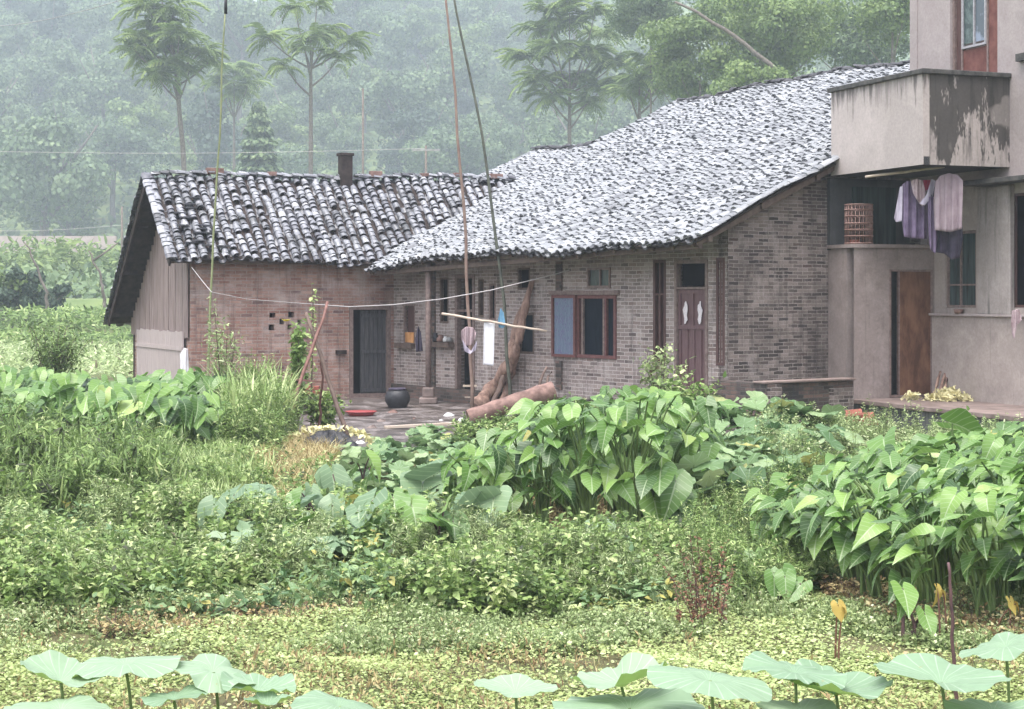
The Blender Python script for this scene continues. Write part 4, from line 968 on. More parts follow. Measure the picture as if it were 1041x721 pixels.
# ------------------------------------------------------------------ leaf templates
def blade_template(ys, xin, xout, cols=3, fold=.14, droop=.3, ripple=.03, xs=.8):
    V = []; UVs = []
    for s in (-1, 1):
        for j, y in enumerate(ys):
            for i in range(cols):
                f = i/(cols-1); x = xin[j] + (xout[j]-xin[j])*f
                z = fold*x - droop*max(y, 0)**2 + ripple*math.sin(9*y+s)*(x*2)**2 + (-.25*(y)**2 if y < 0 else 0)
                V.append((s*x*xs, y, z)); UVs.append((s*x, y))
    n = len(ys); F = []
    for s in (0, 1):
        o = s*n*cols
        for j in range(n-1):
            for i in range(cols-1):
                q = [o+j*cols+i, o+j*cols+i+1, o+(j+1)*cols+i+1, o+(j+1)*cols+i]
                F.append(q if s else q[::-1])
    return np.array(V), np.array(F), np.array(UVs)
TY = [-.34, -.27, -.16, -.04, .12, .3, .5, .7, .87, 1.0]
TI = [.15, .10, .05, .01, 0, 0, 0, 0, 0, 0]
TO = [.18, .31, .41, .455, .46, .43, .34, .22, .09, .004]
TARO = [blade_template(TY, TI, TO, 3, f, d, r, w) for f, d, r, w in ((.16, .25, .05, .85), (.3, .5, .06, .95), (-.06, .12, .08, 1.0), (.45, .3, .04, .8), (.1, -.08, .09, .9), (.22, .75, .05, .95))]
def disc_template(n, rings, lobes, lob, cup, ripple, k=0, notch=0.0):
    V = [(0, 0, 0)]; UVs = [(0, 0)]
    for r in range(1, rings+1):
        f = r/rings
        for i in range(n):
            a = i/n*2*math.pi; rad = f*(1+lob*math.cos(lobes*a)*f - notch*max(0, math.cos(a+math.pi/2))**12*f)
            z = cup*f*f + ripple*f**3*(math.sin(a*3+k)+.7*math.sin(a*5+2*k)+.4*math.sin(a*11+k)+.25*math.sin(a*17+3*k)) 
            V.append((rad*math.cos(a), rad*math.sin(a), z)); UVs.append((rad*math.cos(a), rad*math.sin(a)))
    F = []
    for i in range(0, n, 2): F.append((0, 1+i, 1+(i+1) % n, 1+(i+2) % n))
    for r in range(rings-1):
        for i in range(n): a = 1+r*n; b = a+n; F.append((a+i, b+i, b+(i+1) % n, a+(i+1) % n))
    return np.array(V, float), np.array(F), np.array(UVs, float)
SQ = [disc_template(20, 3, 5, .12, c, .09, k, .35) for c, k in ((.12, 0), (-.15, 1), (.02, 2.4))]
def simple_leaf(fold=.15, droop=.25, wmax=.5):
    ys = [0, .3, .65, 1.0]; w = [.05, wmax*.5, wmax*.38, .01]; V = []; F = []
    for y, ww in zip(ys, w): V += [(-ww, y, fold*ww-droop*y*y), (0, y, -droop*y*y), (ww, y, fold*ww-droop*y*y)]
    for j in range(3): b = j*3; F += [(b, b+1, b+4, b+3), (b+1, b+2, b+5, b+4)]
    V = np.array(V); return V, np.array(F), V[:, :2].copy()
HL = simple_leaf(.3, .25, .62); HLn = simple_leaf(.3, .35, .3)
QL = (np.array([[0,0,0],[.32,.5,.06],[0,1,-.12],[-.32,.5,.06]], float), np.array([[0,1,2,3]]), np.array([[0,0],[.3,.5],[0,1],[-.3,.5]], float))
RL = (np.array([[0,0,0],[.5,.22,.05],[.46,.75,0],[0,1,-.08],[-.46,.75,0],[-.5,.22,.05]], float), np.array([[0,1,2,3],[0,3,4,5]]), np.array([[0,0],[.5,.2],[.46,.75],[0,1],[-.46,.75],[-.5,.2]], float))

def scat(templates, T, B, rnd):
    if not isinstance(templates, list): templates = [templates]
    k = rng.integers(0, len(templates), len(T)); out = []
    for i, (tv, tf, tuv) in enumerate(templates):
        m = k == i
        if m.any(): out.append(scatter(tv, tf, tuv, T[m], B[m], rnd[m]))
    return out
def dirs(az, pitch): return np.stack([np.cos(az)*np.cos(pitch), np.sin(az)*np.cos(pitch), np.sin(pitch)], -1)

# ------------------------------------------------------------------ big-leaved plants
def leafy_plant(name, label, cat, group, base, tops, az, pitch, size, templates, leafmat_, stalkmat, stalk_r=.014, roll=.33, nrm_up=0.0, rnd=None, smoothl=True, bow=.25):
    """one plant: stalks curve from the base to each leaf point"""
    o = thing(name, label, cat, base, group); n = len(tops)
    rnd = rng.random(n) if rnd is None else rnd
    d = dirs(az, -pitch); up = dirs(az, np.pi/2-pitch)
    side = np.cross(d, up); nn = nrm(up + side*rng.normal(0, roll, n)[:, None] + np.array([0, 0, nrm_up]))
    parts = scat(templates, tops, frames(d, nn, size), rnd); V, F, uv, r = join(parts)
    mk('foliage', V, F, M[leafmat_], o, uv, r, smooth=smoothl)
    b = base[None] + np.stack([rng.normal(0, .04, n), rng.normal(0, .04, n), np.zeros(n)-.02], -1)
    t = np.linspace(0, 1, 7)[None, :, None]; mid = b*.5+tops*.5; mid[:, :2] = b[:, :2]*(1-bow)+mid[:, :2]*bow; mid[:, 2] = b[:, 2]+(tops[:, 2]-b[:, 2])*.72
    c = b[:, None]*(1-t)**2 + 2*mid[:, None]*t*(1-t) + tops[:, None]*t**2
    V, F, uv, r = tubes(c, np.linspace(stalk_r, stalk_r*.5, 7)[None].repeat(n, 0), 5)
    mk('stalk', V, F, M[stalkmat], o, uv, r); return o
def taro(base, h, n, lean, size, label, group, mat='taro_leaf', spread=.38, stalk='stalk_green', pit=(.5, 1.25), azs=.7, yellow=0, bias=.75):
    th = rng.uniform(0, 2*np.pi, n); rr = spread*rng.uniform(.35, 1, n)
    if bias: th = np.arctan2(np.sin(th)*.6+math.sin(lean)*bias, np.cos(th)*.6+math.cos(lean)*bias)
    tops = base[None] + np.stack([np.cos(th)*rr, np.sin(th)*rr, h*(1-.58*rng.random(n)**1.2)], -1)
    az = lean + rng.normal(0, azs, n); pitch = rng.uniform(*pit, n); sz = size*rng.uniform(.7, 1.12, n)
    sz = np.stack([sz*rng.uniform(.85, 1.1, n), sz, sz], -1)
    rnd = np.clip(rng.normal(.45, .22, n), 0, .96); rnd[rng.random(n) < .006+yellow] = 1.0
    return leafy_plant('taro_plant', label, 'plant', group, base, tops, az, pitch, sz, TARO, mat, stalk, .016, rnd=rnd)
def in_zone(n, poly, mind):
    """well spaced ground points whose image position lies inside the pixel polygon"""
    poly = np.array(poly, float); pts = []; tries = 0
    while len(pts) < n and tries < n*60:
        tries += 1; x = U(poly[:, 0].min(), poly[:, 0].max()); y = U(poly[:, 1].min(), poly[:, 1].max()); c = False
        for i in range(len(poly)):
            x0, y0 = poly[i]; x1, y1 = poly[(i+1) % len(poly)]
            if (y0 > y) != (y1 > y) and x < (x1-x0)*(y-y0)/(y1-y0)+x0: c = not c
        if not c: continue
        g = GP(x, y)
        if all(np.hypot(*(g[:2]-q[:2])) > mind for q in pts): pts.append(g)
    return pts
# A: the big clump in the middle
cen = GP(600, 512)
for g in in_zone(34, [(490,552),(560,556),(650,556),(700,520),(690,487),(580,480),(500,508)], .40):
    v = g[:2]-cen[:2]; px = 520.5+FL*g[0]/g[1]; yt = np.interp(px, [450, 500, 545, 590, 650, 705], [476, 456, 424, 398, 390, 408]); top = max(.4, min(1.6, CZ-(yt-300)/FL*g[1]-g[2])-U(0, .16)-.12*(g[1] < 16.8))
    lean = math.atan2(-1.0+v[1]*.3, v[0]*1.5-.35)
    taro(g, top, random.randint(17, 23), lean, U(.21, .31), 'tall taro plant in the large drooping clump before the farmhouse', 'taro plants in the middle clump', spread=.52, pit=(-.05, 1.0), azs=.85)
for px, py, h, lb in ((505, 560, .62, 'low taro with a torn broad leaf at the left foot of the middle clump'), (440, 545, .7, 'taro with a tilted bronze green leaf left of the middle clump')):
    g = GP(px, py); taro(g, h, 4, -2.3, .62, lb, None, 'taro_pale', .22, pit=(.1, .6))
# B: the mass at the right
for g in in_zone(92, [(815,588),(860,612),(905,628),(990,642),(1100,655),(1100,520),(1010,488),(930,496),(850,520),(790,562)], .33):
    px = 520.5+FL*g[0]/g[1]; yt = np.interp(px, [780, 830, 900, 960, 1041], [530, 486, 456, 446, 426])
    taro(g, max(.3, min(U(.8, 1.1), CZ-(yt-300)/FL*g[1]-g[2]-U(0, .08))), random.randint(15, 20), math.atan2(-.5, -.85)+U(-.35, .35), U(.19, .275), 'taro plant in the dense stand at the right side', 'taro plants in the right stand', spread=.42, pit=(-.05, .7), azs=.5)
for px, py, h, lb in ((905, 520, 1.15, 'lone taro leaf facing the house wall right of the weeds'), (965, 515, 1.12, 'taro plant with one flat bright leaf before the platform')):
    g = GP(px, py); taro(g, h, 2, -2.0 if px < 930 else .1, .5, lb, None, spread=.1, pit=(.1, .5), azs=.3)
# C: far-left patches
for g in in_zone(30, [(-40,455),(130,448),(140,432),(60,420),(-40,425)], .6):
    taro(g, U(.75, 1.05), random.randint(12, 16), -1.6+U(-.7, .7), U(.32, .45), 'taro plant in the far left patch beside the plank gable', 'taro plants in the far left patch', spread=.5, pit=(.2, .9))
for g in in_zone(22, [(120,478),(225,466),(230,440),(150,438),(120,455)], .42):
    taro(g, U(.8, 1.15), random.randint(8, 11), -1.9+U(-.5, .5), U(.36, .48), 'taro plant in the patch below the plank gable', 'taro plants below the gable', spread=.45, pit=(.2, 1.0))
# D: single taro plants left of the middle with dark stems
for px, py, h, n, s, mt, lb in ((372, 571, .62, 2, .42, 'taro_pale', 'young taro with one pale upright leaf on dark purple stems'),
        (222, 560, .55, 5, .42, 'taro_pale', 'bluish green taro with dark stems at the left of the weeds'),
        (330, 558, .45, 4, .36, 'taro_pale', 'small taro between the weeds left of the pale upright leaf'),
        (345, 525, .55, 2, .55, 'taro_pale', 'taro with one long curled pale leaf pointing right'),
        (300, 552, .3, 4, .4, 'taro_pale', 'low spreading pale taro beside the curled leaf'),
        (408, 560, .6, 5, .46, 'taro_leaf', 'dark green taro just right of the pale upright leaf'),
        (455, 520, .6, 6, .4, 'taro_leaf', 'taro half hidden at the left edge of the middle clump'),
        (620, 585, .42, 5, .33, 'taro_pale', 'small taro in the shade under the middle clump'),
        (680, 545, .7, 7, .42, 'taro_leaf', 'taro at the right foot of the middle clump'),
        (755, 600, .3, 3, .26, 'taro_leaf', 'seedling taro at the edge of the pale carpet'),
        (795, 620, .34, 4, .26, 'taro_leaf', 'slender taro in front of the right stand'),
        (925, 655, .42, 3, .24, 'taro_leaf', 'narrow leaved taro right below the right stand')):
    g = GP(px, py); taro(g, h, n, -1.7 if px != 345 else .3, s, lb, None, mt, .16, 'stalk_purple', pit=(.45, 1.15), azs=.55, bias=0)
for g in in_zone(11, [(235,545),(330,585),(455,575),(470,525),(380,505),(300,515)], .5):
    taro(g, U(.35, .6), random.randint(3, 5), U(-3, -.6), U(.28, .42), 'middling pale taro among the weeds left of the middle clump', 'scattered taro left of the middle clump', random.choice(['taro_pale', 'taro_leaf']), .2, 'stalk_purple', pit=(.2, 1.1), azs=.8, bias=0)
# yellow dying leaves on reddish stems
for px, py, h, lb in ((852, 672, .38, 'yellow dying leaf on red stems in the pale carpet'), (953, 655, .40, 'yellow leaf hanging at the front of the right stand'), (1027, 650, .28, 'yellow leaf beside the right edge lotus'), (640, 590, .30, 'small yellowed leaf at the foot of the middle clump')):
    g = GP(px, py); n = 2
    leafy_plant('yellowing_taro', lb, 'plant', None, g, g[None]+np.array([[0, 0, h], [.04, .0, h*.93]]), np.array([-1.2, -.6]), np.array([1.1, .9]), np.array([.12, .075]), TARO, 'yellow_leaf', 'red_leaf', .009)
    for q in range(3): pass
# E: squash patch
for g in in_zone(54, [(640,505),(700,545),(800,530),(855,480),(820,448),(700,435),(650,445)], .34):
    n = random.randint(7, 10); th = rng.uniform(0, 6.28, n); rr = rng.uniform(.05, .4, n); hh = U(.5, .8)
    tops = g[None]+np.stack([np.cos(th)*rr, np.sin(th)*rr, hh*rng.uniform(.55, 1, n)], -1)
    leafy_plant('squash_plant', 'pale green squash plant in the patch in front of the purple door', 'plant', 'squash plants before the purple door', g, tops, rng.uniform(0, 6.28, n), rng.normal(.25, .3, n), rng.uniform(.13, .21, n), SQ, 'squash_leaf', 'stalk_green', .008, roll=.35, smoothl=True)
for g in in_zone(46, [(290,500),(360,505),(470,495),(490,462),(420,447),(370,462),(330,478),(290,485)], .36):
    n = random.randint(7, 10); th = rng.uniform(0, 6.28, n); rr = rng.uniform(.05, .35, n); hh = U(.12, .3)
    tops = g[None]+np.stack([np.cos(th)*rr, np.sin(th)*rr, hh*rng.uniform(.5, 1, n)], -1)
    leafy_plant('pumpkin_vine', 'low pumpkin vine creeping at the edge of the yard', 'plant', 'pumpkin vines at the yard edge', g, tops, rng.uniform(0, 6.28, n), rng.normal(.2, .35, n), rng.uniform(.09, .16, n), SQ, 'squash_leaf', 'stalk_green', .007, roll=.35)
# pale frilled plants (left of middle)
for g in in_zone(14, [(230,590),(330,598),(340,570),(250,560)], .2):
    n = random.randint(6, 9); th = rng.uniform(0, 6.28, n); rr = rng.uniform(.03, .16, n); tops = g[None]+np.stack([np.cos(th)*rr, np.sin(th)*rr, rng.uniform(.12, .34, n)], -1)
    leafy_plant('cabbage_plant', 'whitish leaved cabbage among the weeds left of the middle', 'plant', 'pale cabbages in the weeds', g, tops, th, rng.normal(.2, .3, n), rng.uniform(.08, .13, n), SQ, 'taro_pale', 'stalk_green', .007)

# ------------------------------------------------------------------ lotus
def lotus(px, py, wpx, hgt, label, tilt=(0., 0.), cup=.18, rip=.10, k=0, seed=0):
    """leaf centre seen at (px,py), leaf width in pixels, height above the ground"""
    Y = FL*(CZ-hgt)/(py-300); c = P(px, py, Y); rad = wpx/2/FL*Y; gz = float(gh(c[0], c[1]))
    o = thing('lotus_plant', label, 'lotus', (c[0], c[1], gz), 'lotus leaves in the foreground')
    V, F, uv = disc_template(60, 8, 2, .05, cup, rip*.62, k); tilt = (tilt[0], tilt[1]-.20)
    a = np.arctan2(V[:, 1], V[:, 0]); f = np.hypot(V[:, 0], V[:, 1]); V[:, 2] -= .10*np.exp(-(f*6)**2); V[:, 2] += .014*np.abs(np.sin(a*10))*f
    V = V*rad; nx = np.array([tilt[0], tilt[1], 1.]); B = frames(np.array([[.2, 1, 0.]]), nx[None]/np.linalg.norm(nx), np.array([1.]))[0]
    V = V@B.T + c; mk('leaf', V, F, M['lotus_leaf'], o, uv, np.full(len(V), U(0, 1)), smooth=True)
    t = np.linspace(0, 1, 8)[:, None]; b = np.array([c[0]+U(-.04, .04), c[1]+U(-.02, .08), gz-.05]); p = b*(1-t)+(c-[0,0,.02])*t; p[1:-1, 0] += .02*np.sin(t[1:-1, 0]*3)
    tube_obj('stalk', p, .0085, M['stalk_green'], o, sides=6)
for args in ((127, 672, 112, .55, 'broad lotus leaf, largest of those at lower left', (-.15, -.10), -.12, .11, .3),
             (62, 690, 84, .5, 'lotus leaf with an upturned green edge at the far left', (.25, .25), .25, .1, 1.2),
             (217, 680, 92, .5, 'lotus leaf tilted to the right over the lower left leaf', (.22, .10), -.1, .16, 2.2),
             (62, 719, 112, .45, 'lotus leaf cut by the lower left border', (0, -.06), -.1, .08, 3.1),
             (177, 709, 66, .42, 'small flat lotus leaf between the lower left leaves', (-.15, -.03), .05, .12, 4.0),
             (262, 701, 74, .42, 'lotus leaf tipped green side out at lower left', (.12, .30), .2, .15, 5.1),
             (345, 714, 96, .45, 'lotus leaf drooping right at the bottom left of centre', (.12, -.08), -.18, .1, .9),
             (272, 716, 46, .4, 'young folded lotus leaf at the bottom border', (0, .35), .3, .15, 1.9),
             (524, 702, 82, .40, 'solitary round lotus leaf at the bottom centre', (0, -.08), .12, .07, 2.7),
             (632, 694, 96, .48, 'lotus leaf with a curled light green rim right of centre', (-.22, .18), .25, .16, 3.9),
             (640, 716, 150, .42, 'wide lotus leaf cut by the bottom border right of centre', (-.1, -.1), -.05, .12, 4.6),
             (722, 688, 122, .62, 'domed lotus leaf, tallest in the lower right group', (.04, -.30), -.12, .07, 5.8),
             (808, 681, 100, .58, 'lotus leaf touching the right side of the domed leaf', (.10, -.12), -.05, .14, .5),
             (850, 702, 108, .48, 'lotus leaf showing its bright green underside at lower right', (.08, .28), .22, .13, 1.4),
             (957, 690, 130, .56, 'very wide flat lotus leaf at lower right', (.0, -.14), .10, .08, 2.3),
             (1022, 655, 92, .62, 'tilted lotus leaf at the right border', (-.32, -.12), -.05, .1, 3.3),
             (815, 722, 90, .42, 'lotus leaf barely entering the bottom border at right', (0, -.05), 0, .1, 4.4),
             (1010, 722, 96, .42, 'lotus leaf at the lower right corner', (0, -.05), 0, .1, 5.4)):
    lotus(*args)
# dead sticks
g = GP(972, 722); pole('dead_stick', 'thin dark dead stick standing before the right taro stand', 'stick', [g, P(968, 640, g[1]), P(964, 572, g[1])], .013, .009, 'stalk_purple', wob=.004)

# ------------------------------------------------------------------ herbs, grasses, ground cover (masses nobody could count)
def herbs(name, label, pts, h, nleaf, ll, lmat, templ, stem='stalk_green', spread=.08, wr=1.0, stemr=.004, updir=.2, kind='stuff', parent=None, low=.15, hang=0.0, rb=(.5,.22)):
    n = len(pts); h = h*rng.uniform(.5, 1.2, n)*np.clip(.85+.45*vnoise(pts[:, 0], pts[:, 1], 1.9, 3)+.3*vnoise(pts[:, 0], pts[:, 1], 4.3, 6), .35, 1.35) if n > 20 else h*rng.uniform(.55, 1.15, n); tip = pts + np.stack([rng.normal(0, spread, n), rng.normal(0, spread, n), h], -1)
    t = np.linspace(0, 1, 4)[None, :, None]; mid = pts*.5+tip*.5; mid[:, :2] = pts[:, :2]*.8+tip[:, :2]*.2
    c = pts[:, None]*(1-t)**2+2*mid[:, None]*t*(1-t)+tip[:, None]*t**2
    parts = []
    f = low+(1-low)*rng.random((n, nleaf)); P_ = pts[:, None]*(1-f[..., None])**2 + 2*mid[:, None]*(f*(1-f))[..., None] + tip[:, None]*(f**2)[..., None]
    P_ = P_.reshape(-1, 3); N = len(P_); az = rng.uniform(0, 2*np.pi, N); pt = rng.normal(updir, .45, N) - hang
    d = dirs(az, pt); nn = nrm(np.array([0, 0, 1.])+rng.normal(0, .35, (N, 3))); s = ll*rng.uniform(.6, 1.25, N)*(1.15-.5*f.ravel())
    cl = np.repeat(np.clip(rng.normal(rb[0], rb[1]*.8, n), 0, 1), nleaf)
    r = np.clip(cl+rng.normal(0, rb[1]*.7, N), 0, 1)
    parts = scat(templ, P_ + d*.01, frames(d, nn, np.stack([s*wr, s, s], -1)), r)
    V, F, uv, r = join(parts)
    o = mk(name, V, F, M[lmat], parent, uv, r)
    if label: tag(o, label, kind=kind)
    V, F, uv, r = tubes(c, np.linspace(stemr, stemr*.5, 4)[None].repeat(n, 0), 3); s = mk('stem' if parent is None else 'stem', V, F, M[stem], o if parent is None else parent, uv, r)
    if kind == 'stuff': s['kind'] = 'stuff'
    return o
def cloudpts(n, poly, dens=None):
    """n random ground points inside the pixel polygon (even over the ground)"""
    poly = np.array(poly, float); out = []; tot = 0
    ymax = FL*CZ/(poly[:, 1].min()-300); ymin = FL*CZ/(poly[:, 1].max()-300)
    while tot < n:
        Y = rng.uniform(ymin, ymax, n*2); px = rng.uniform(poly[:, 0].min(), poly[:, 0].max(), n*2); X = (px-520.5)/FL*Y; keepw = rng.random(n*2) < Y/ymax
        py = 300+FL*(CZ-gh(X, Y))/Y; c = np.zeros(n*2, bool)
        for i in range(len(poly)):
            x0, y0 = poly[i]; x1, y1 = poly[(i+1) % len(poly)]
            if y0 == y1: continue
            c ^= ((y0 > py) != (y1 > py)) & (px < (x1-x0)*(py-y0)/(y1-y0)+x0)
        c &= keepw
        if dens is not None: c &= rng.random(n*2) < dens(X, Y)
        out.append(np.stack([X[c], Y[c], gh(X[c], Y[c])], -1)); tot += int(c.sum())
    return np.concatenate(out)[:n]
clump = lambda s, k, lo=-.3, hi=.5: (lambda x, y: smooth(vnoise(x, y, s, k)+.5*vnoise(x, y, s*2.7, k+3), lo, hi)*.93+.07)
# carpet of small round leaves in the foreground
p = cloudpts(150000, [(-40,770),(1080,770),(1080,600),(-40,600)], clump(1.6, 1, -1.0, .2))
N = len(p); bump_ = .05+.06*np.clip(vnoise(p[:, 0], p[:, 1], 2.3, 5), -.6, 1)
p[:, 2] += rng.random(N)*np.maximum(bump_, .02)*1.3
s = rng.uniform(.013, .033, N); rr = np.clip(.45+.18*vnoise(p[:, 0], p[:, 1], 1.7, 8)+rng.normal(0, .2, N)-.10*(p[:, 0] < .3)*(rng.random(N) < .5), 0, 1)
parts = scat([RL, QL], p, frames(dirs(rng.uniform(0, 6.28, N), rng.normal(0, .3, N)), nrm(np.array([0, 0, 1.])+rng.normal(0, .3, (N, 3))), s), rr); V, F, uv, r = join(parts)
tag(mk('ground_cover', V, F, M['carpet_leaf'], None, uv, r), 'pale yellow green creeping carpet of tiny leaves', kind='stuff')
# dry brown litter and thin brown grass in the carpet
herbs('dry_grass', 'thin brown and yellow grass in the foreground carpet', cloudpts(1000, [(-40,760),(1080,760),(1080,690),(700,650),(520,640),(420,600),(150,612),(-40,640)], clump(1.1, 6, -.2, .8)), .13, 4, .07, 'dry_leaf', QL, 'stalk_brown', .05, .35, .002, .8)
herbs('meadow_weeds', 'low pale meadow weeds behind the carpet', cloudpts(7000, [(-40,700),(350,672),(620,668),(760,640),(1000,670),(1080,690),(1080,620),(760,610),(420,595),(-40,625)], clump(1.3, 9, -.2, .6)), .16, 9, .045, 'herb_pale', QL, 'stalk_green', .04)
# weed band left and centre
herbs('weed_band', 'knee high leafy weeds across the left and centre', cloudpts(3000, [(-40,628),(110,640),(260,612),(380,622),(470,640),(600,632),(690,618),(700,580),(560,556),(450,540),(330,545),(180,535),(-40,545)], clump(1.3, 2, -.35, .35)), .46, 20, .085, 'herb_leaf', HL, 'stalk_green', .06, rb=(.6,.25))
herbs('feathery_weeds', 'feathery pale mugwort weeds before the middle clump', cloudpts(2600, [(400,622),(700,622),(720,575),(560,560),(400,575)], clump(1.4, 4, -.5, .3)), .38, 34, .062, 'herb_pale', HLn, 'stalk_green', .05, .8)
herbs('feathery_weeds', 'pale feathery weeds on the left bank', cloudpts(2300, [(-40,610),(100,625),(230,600),(330,612),(340,560),(200,535),(60,540),(-40,548)], clump(1.6, 7, -.3, .4)), .44, 32, .066, 'herb_pale', HLn, 'stalk_green', .05, .9)
herbs('broadleaf_weeds', 'broad leaved weeds scattered through the middle', cloudpts(900, [(-40,640),(300,640),(700,625),(860,600),(850,500),(700,560),(560,565),(180,545),(-40,545)], clump(1.7, 22, -.1, .8)), .34, 9, .11, 'squash_leaf', HL, 'stalk_green', .08, rb=(.5,.3))
# right-hand weeds
herbs('bushy_weeds', 'bushy fine leaved weeds left of the right taro stand', cloudpts(2600, [(680,600),(760,630),(840,600),(860,560),(850,500),(780,500),(700,545)], clump(1.5, 11, -.5, .3)), .55, 34, .066, 'herb_leaf', HLn, 'stalk_green', .07, .9, rb=(.55,.25))
herbs('tall_weeds', 'tall pale weeds in front of the concrete platform', cloudpts(3000, [(770,505),(850,530),(960,512),(1060,500),(1060,470),(960,462),(840,452),(760,455)], clump(1.2, 12, -.6, .2)), .62, 34, .07, 'herb_pale', HL, 'stalk_green', .08, .7)
# left: tall leafy grass
def grass(name, label, pts, h, nb, wid, mat='grass_leaf', bend=.6, parent=None, kind='stuff', rb=(.5,.22), lean=None):
    n = len(pts); N = n*nb; b = np.repeat(pts, nb, 0)+np.stack([rng.normal(0, .03, N), rng.normal(0, .03, N), np.zeros(N)], -1)
    hh = h*rng.uniform(.5, 1.1, N); az = rng.uniform(0, 6.28, N); out = np.stack([np.cos(az), np.sin(az), 0*az], -1)*(bend*hh*rng.uniform(.2, 1, N))[:, None]
    if lean is not None: out = out+np.array(lean)*hh[:, None]
    K = 6; t = np.linspace(0, 1, K); side = nrm(np.cross(out, [0, 0, 1.])); c = b[:, None]+out[:, None]*(t**2)[None, :, None]+np.array([0, 0, 1.])*(hh[:, None]*(t-.28*t**3*rng.uniform(.2, 1.6, N)[:, None]))[..., None]
    w = wid*rng.uniform(.6, 1.2, N)[:, None]*np.array([.5, .9, 1, .8, .5, .05])[None]
    L = c-side[:, None]*w[..., None]; Rr = c+side[:, None]*w[..., None]; V = np.stack([L, Rr], 2).reshape(-1, 3)
    i = np.arange(N*K*2).reshape(N, K, 2); F = np.stack([i[:, :-1, 0], i[:, :-1, 1], i[:, 1:, 1], i[:, 1:, 0]], -1).reshape(-1, 4)
    uv = np.zeros((len(V), 2)); r = np.repeat(np.clip(rng.normal(rb[0], rb[1], N), 0, 1), K*2)
    o = mk(name, V, F, M[mat], parent, uv, r)
    if parent is None: tag(o, label, kind=kind)
    return o
gz1 = [(-40,545),(80,545),(150,530),(190,500),(150,486),(-40,484)]
herbs('leafy_stems', 'dense dark green leafy stems at the left', cloudpts(1300, gz1, clump(.9, 14, -.8, .1)), .85, 34, .17, 'herb_leaf', HLn, 'stalk_green', .12, .75, .006, -.1, rb=(.42,.25))
grass('tall_grass', 'tall bending grass at the left', cloudpts(500, gz1, clump(.9, 15)), .95, 9, .011)
grass('tall_grass', 'bright green grass tufts on the bank left of the straw', cloudpts(800, [(130,530),(250,540),(280,500),(240,468),(150,470)], clump(1.2, 16)), .5, 10, .011, rb=(.6,.2))
herbs('bank_weeds', 'mixed leafy weeds on the bank at left of centre', cloudpts(1800, [(150,560),(330,560),(380,520),(300,480),(250,440),(180,450),(130,500)], clump(1.1, 17, -.4, .3)), .38, 22, .085, 'herb_leaf', HL, 'stalk_green', .08, rb=(.6,.25))
herbs('garden_weeds', 'green garden plants in front of the left house', cloudpts(1500, [(228,472),(280,474),(300,452),(290,438),(270,428),(225,428)], clump(1.0, 18, -.6, .2)), .9, 26, .12, 'herb_leaf', HLn, 'stalk_green', .12, .8, .005, rb=(.6,.25))
grass('tall_grass', 'long arching grass blades before the left house', cloudpts(190, [(225,466),(290,462),(290,438),(235,436)], None), 1.45, 6, .026, bend=.5, rb=(.7,.2))
grass('dry_straw', 'dry straw and dead stems hanging down the bank', cloudpts(650, [(262,520),(300,540),(325,500),(345,462),(300,455),(262,480)], None), .42, 14, .007, 'dry_leaf', 1.1, lean=(-.1,-.2,0), rb=(.65,.25))
grass('dry_straw', 'reddish dead weeds on the left bank', cloudpts(120, [(170,505),(205,512),(200,485),(172,482)], None), .35, 14, .007, 'red_leaf', 1.0)
herbs('edge_weeds', 'leafy weeds along the front edge of the yard', cloudpts(1300, [(455,470),(470,440),(600,425),(700,425),(700,440),(560,455)], clump(1.5, 19, -.5, .3)), .35, 22, .08, 'herb_leaf', HL, 'stalk_green', .06, rb=(.55,.25))
herbs('shade_litter', 'dead brown leaves in the shade of the middle clump', cloudpts(2200, [(470,570),(700,570),(720,500),(600,480),(480,500)], None), .12, 8, .06, 'dry_leaf', QL, 'stalk_brown', .05)
herbs('edge_litter', 'brown stems under the right taro stand', cloudpts(900, [(830,600),(900,640),(1080,670),(1080,650),(900,610)], None), .18, 6, .06, 'dry_leaf', QL, 'stalk_brown', .06)
herbs('bank_litter', 'brown dead stems under the weeds at the lower left', cloudpts(1500, [(-40,565),(60,560),(-40,540)], None), .2, 6, .07, 'dry_leaf', QL, 'stalk_brown', .06)
herbs('bank_litter', 'reddish brown dead leaves in the hollow of the weed band', cloudpts(500, [(90,655),(300,640),(380,628),(270,622),(100,632)], None), .14, 6, .05, 'dry_leaf', QL, 'stalk_brown', .06)

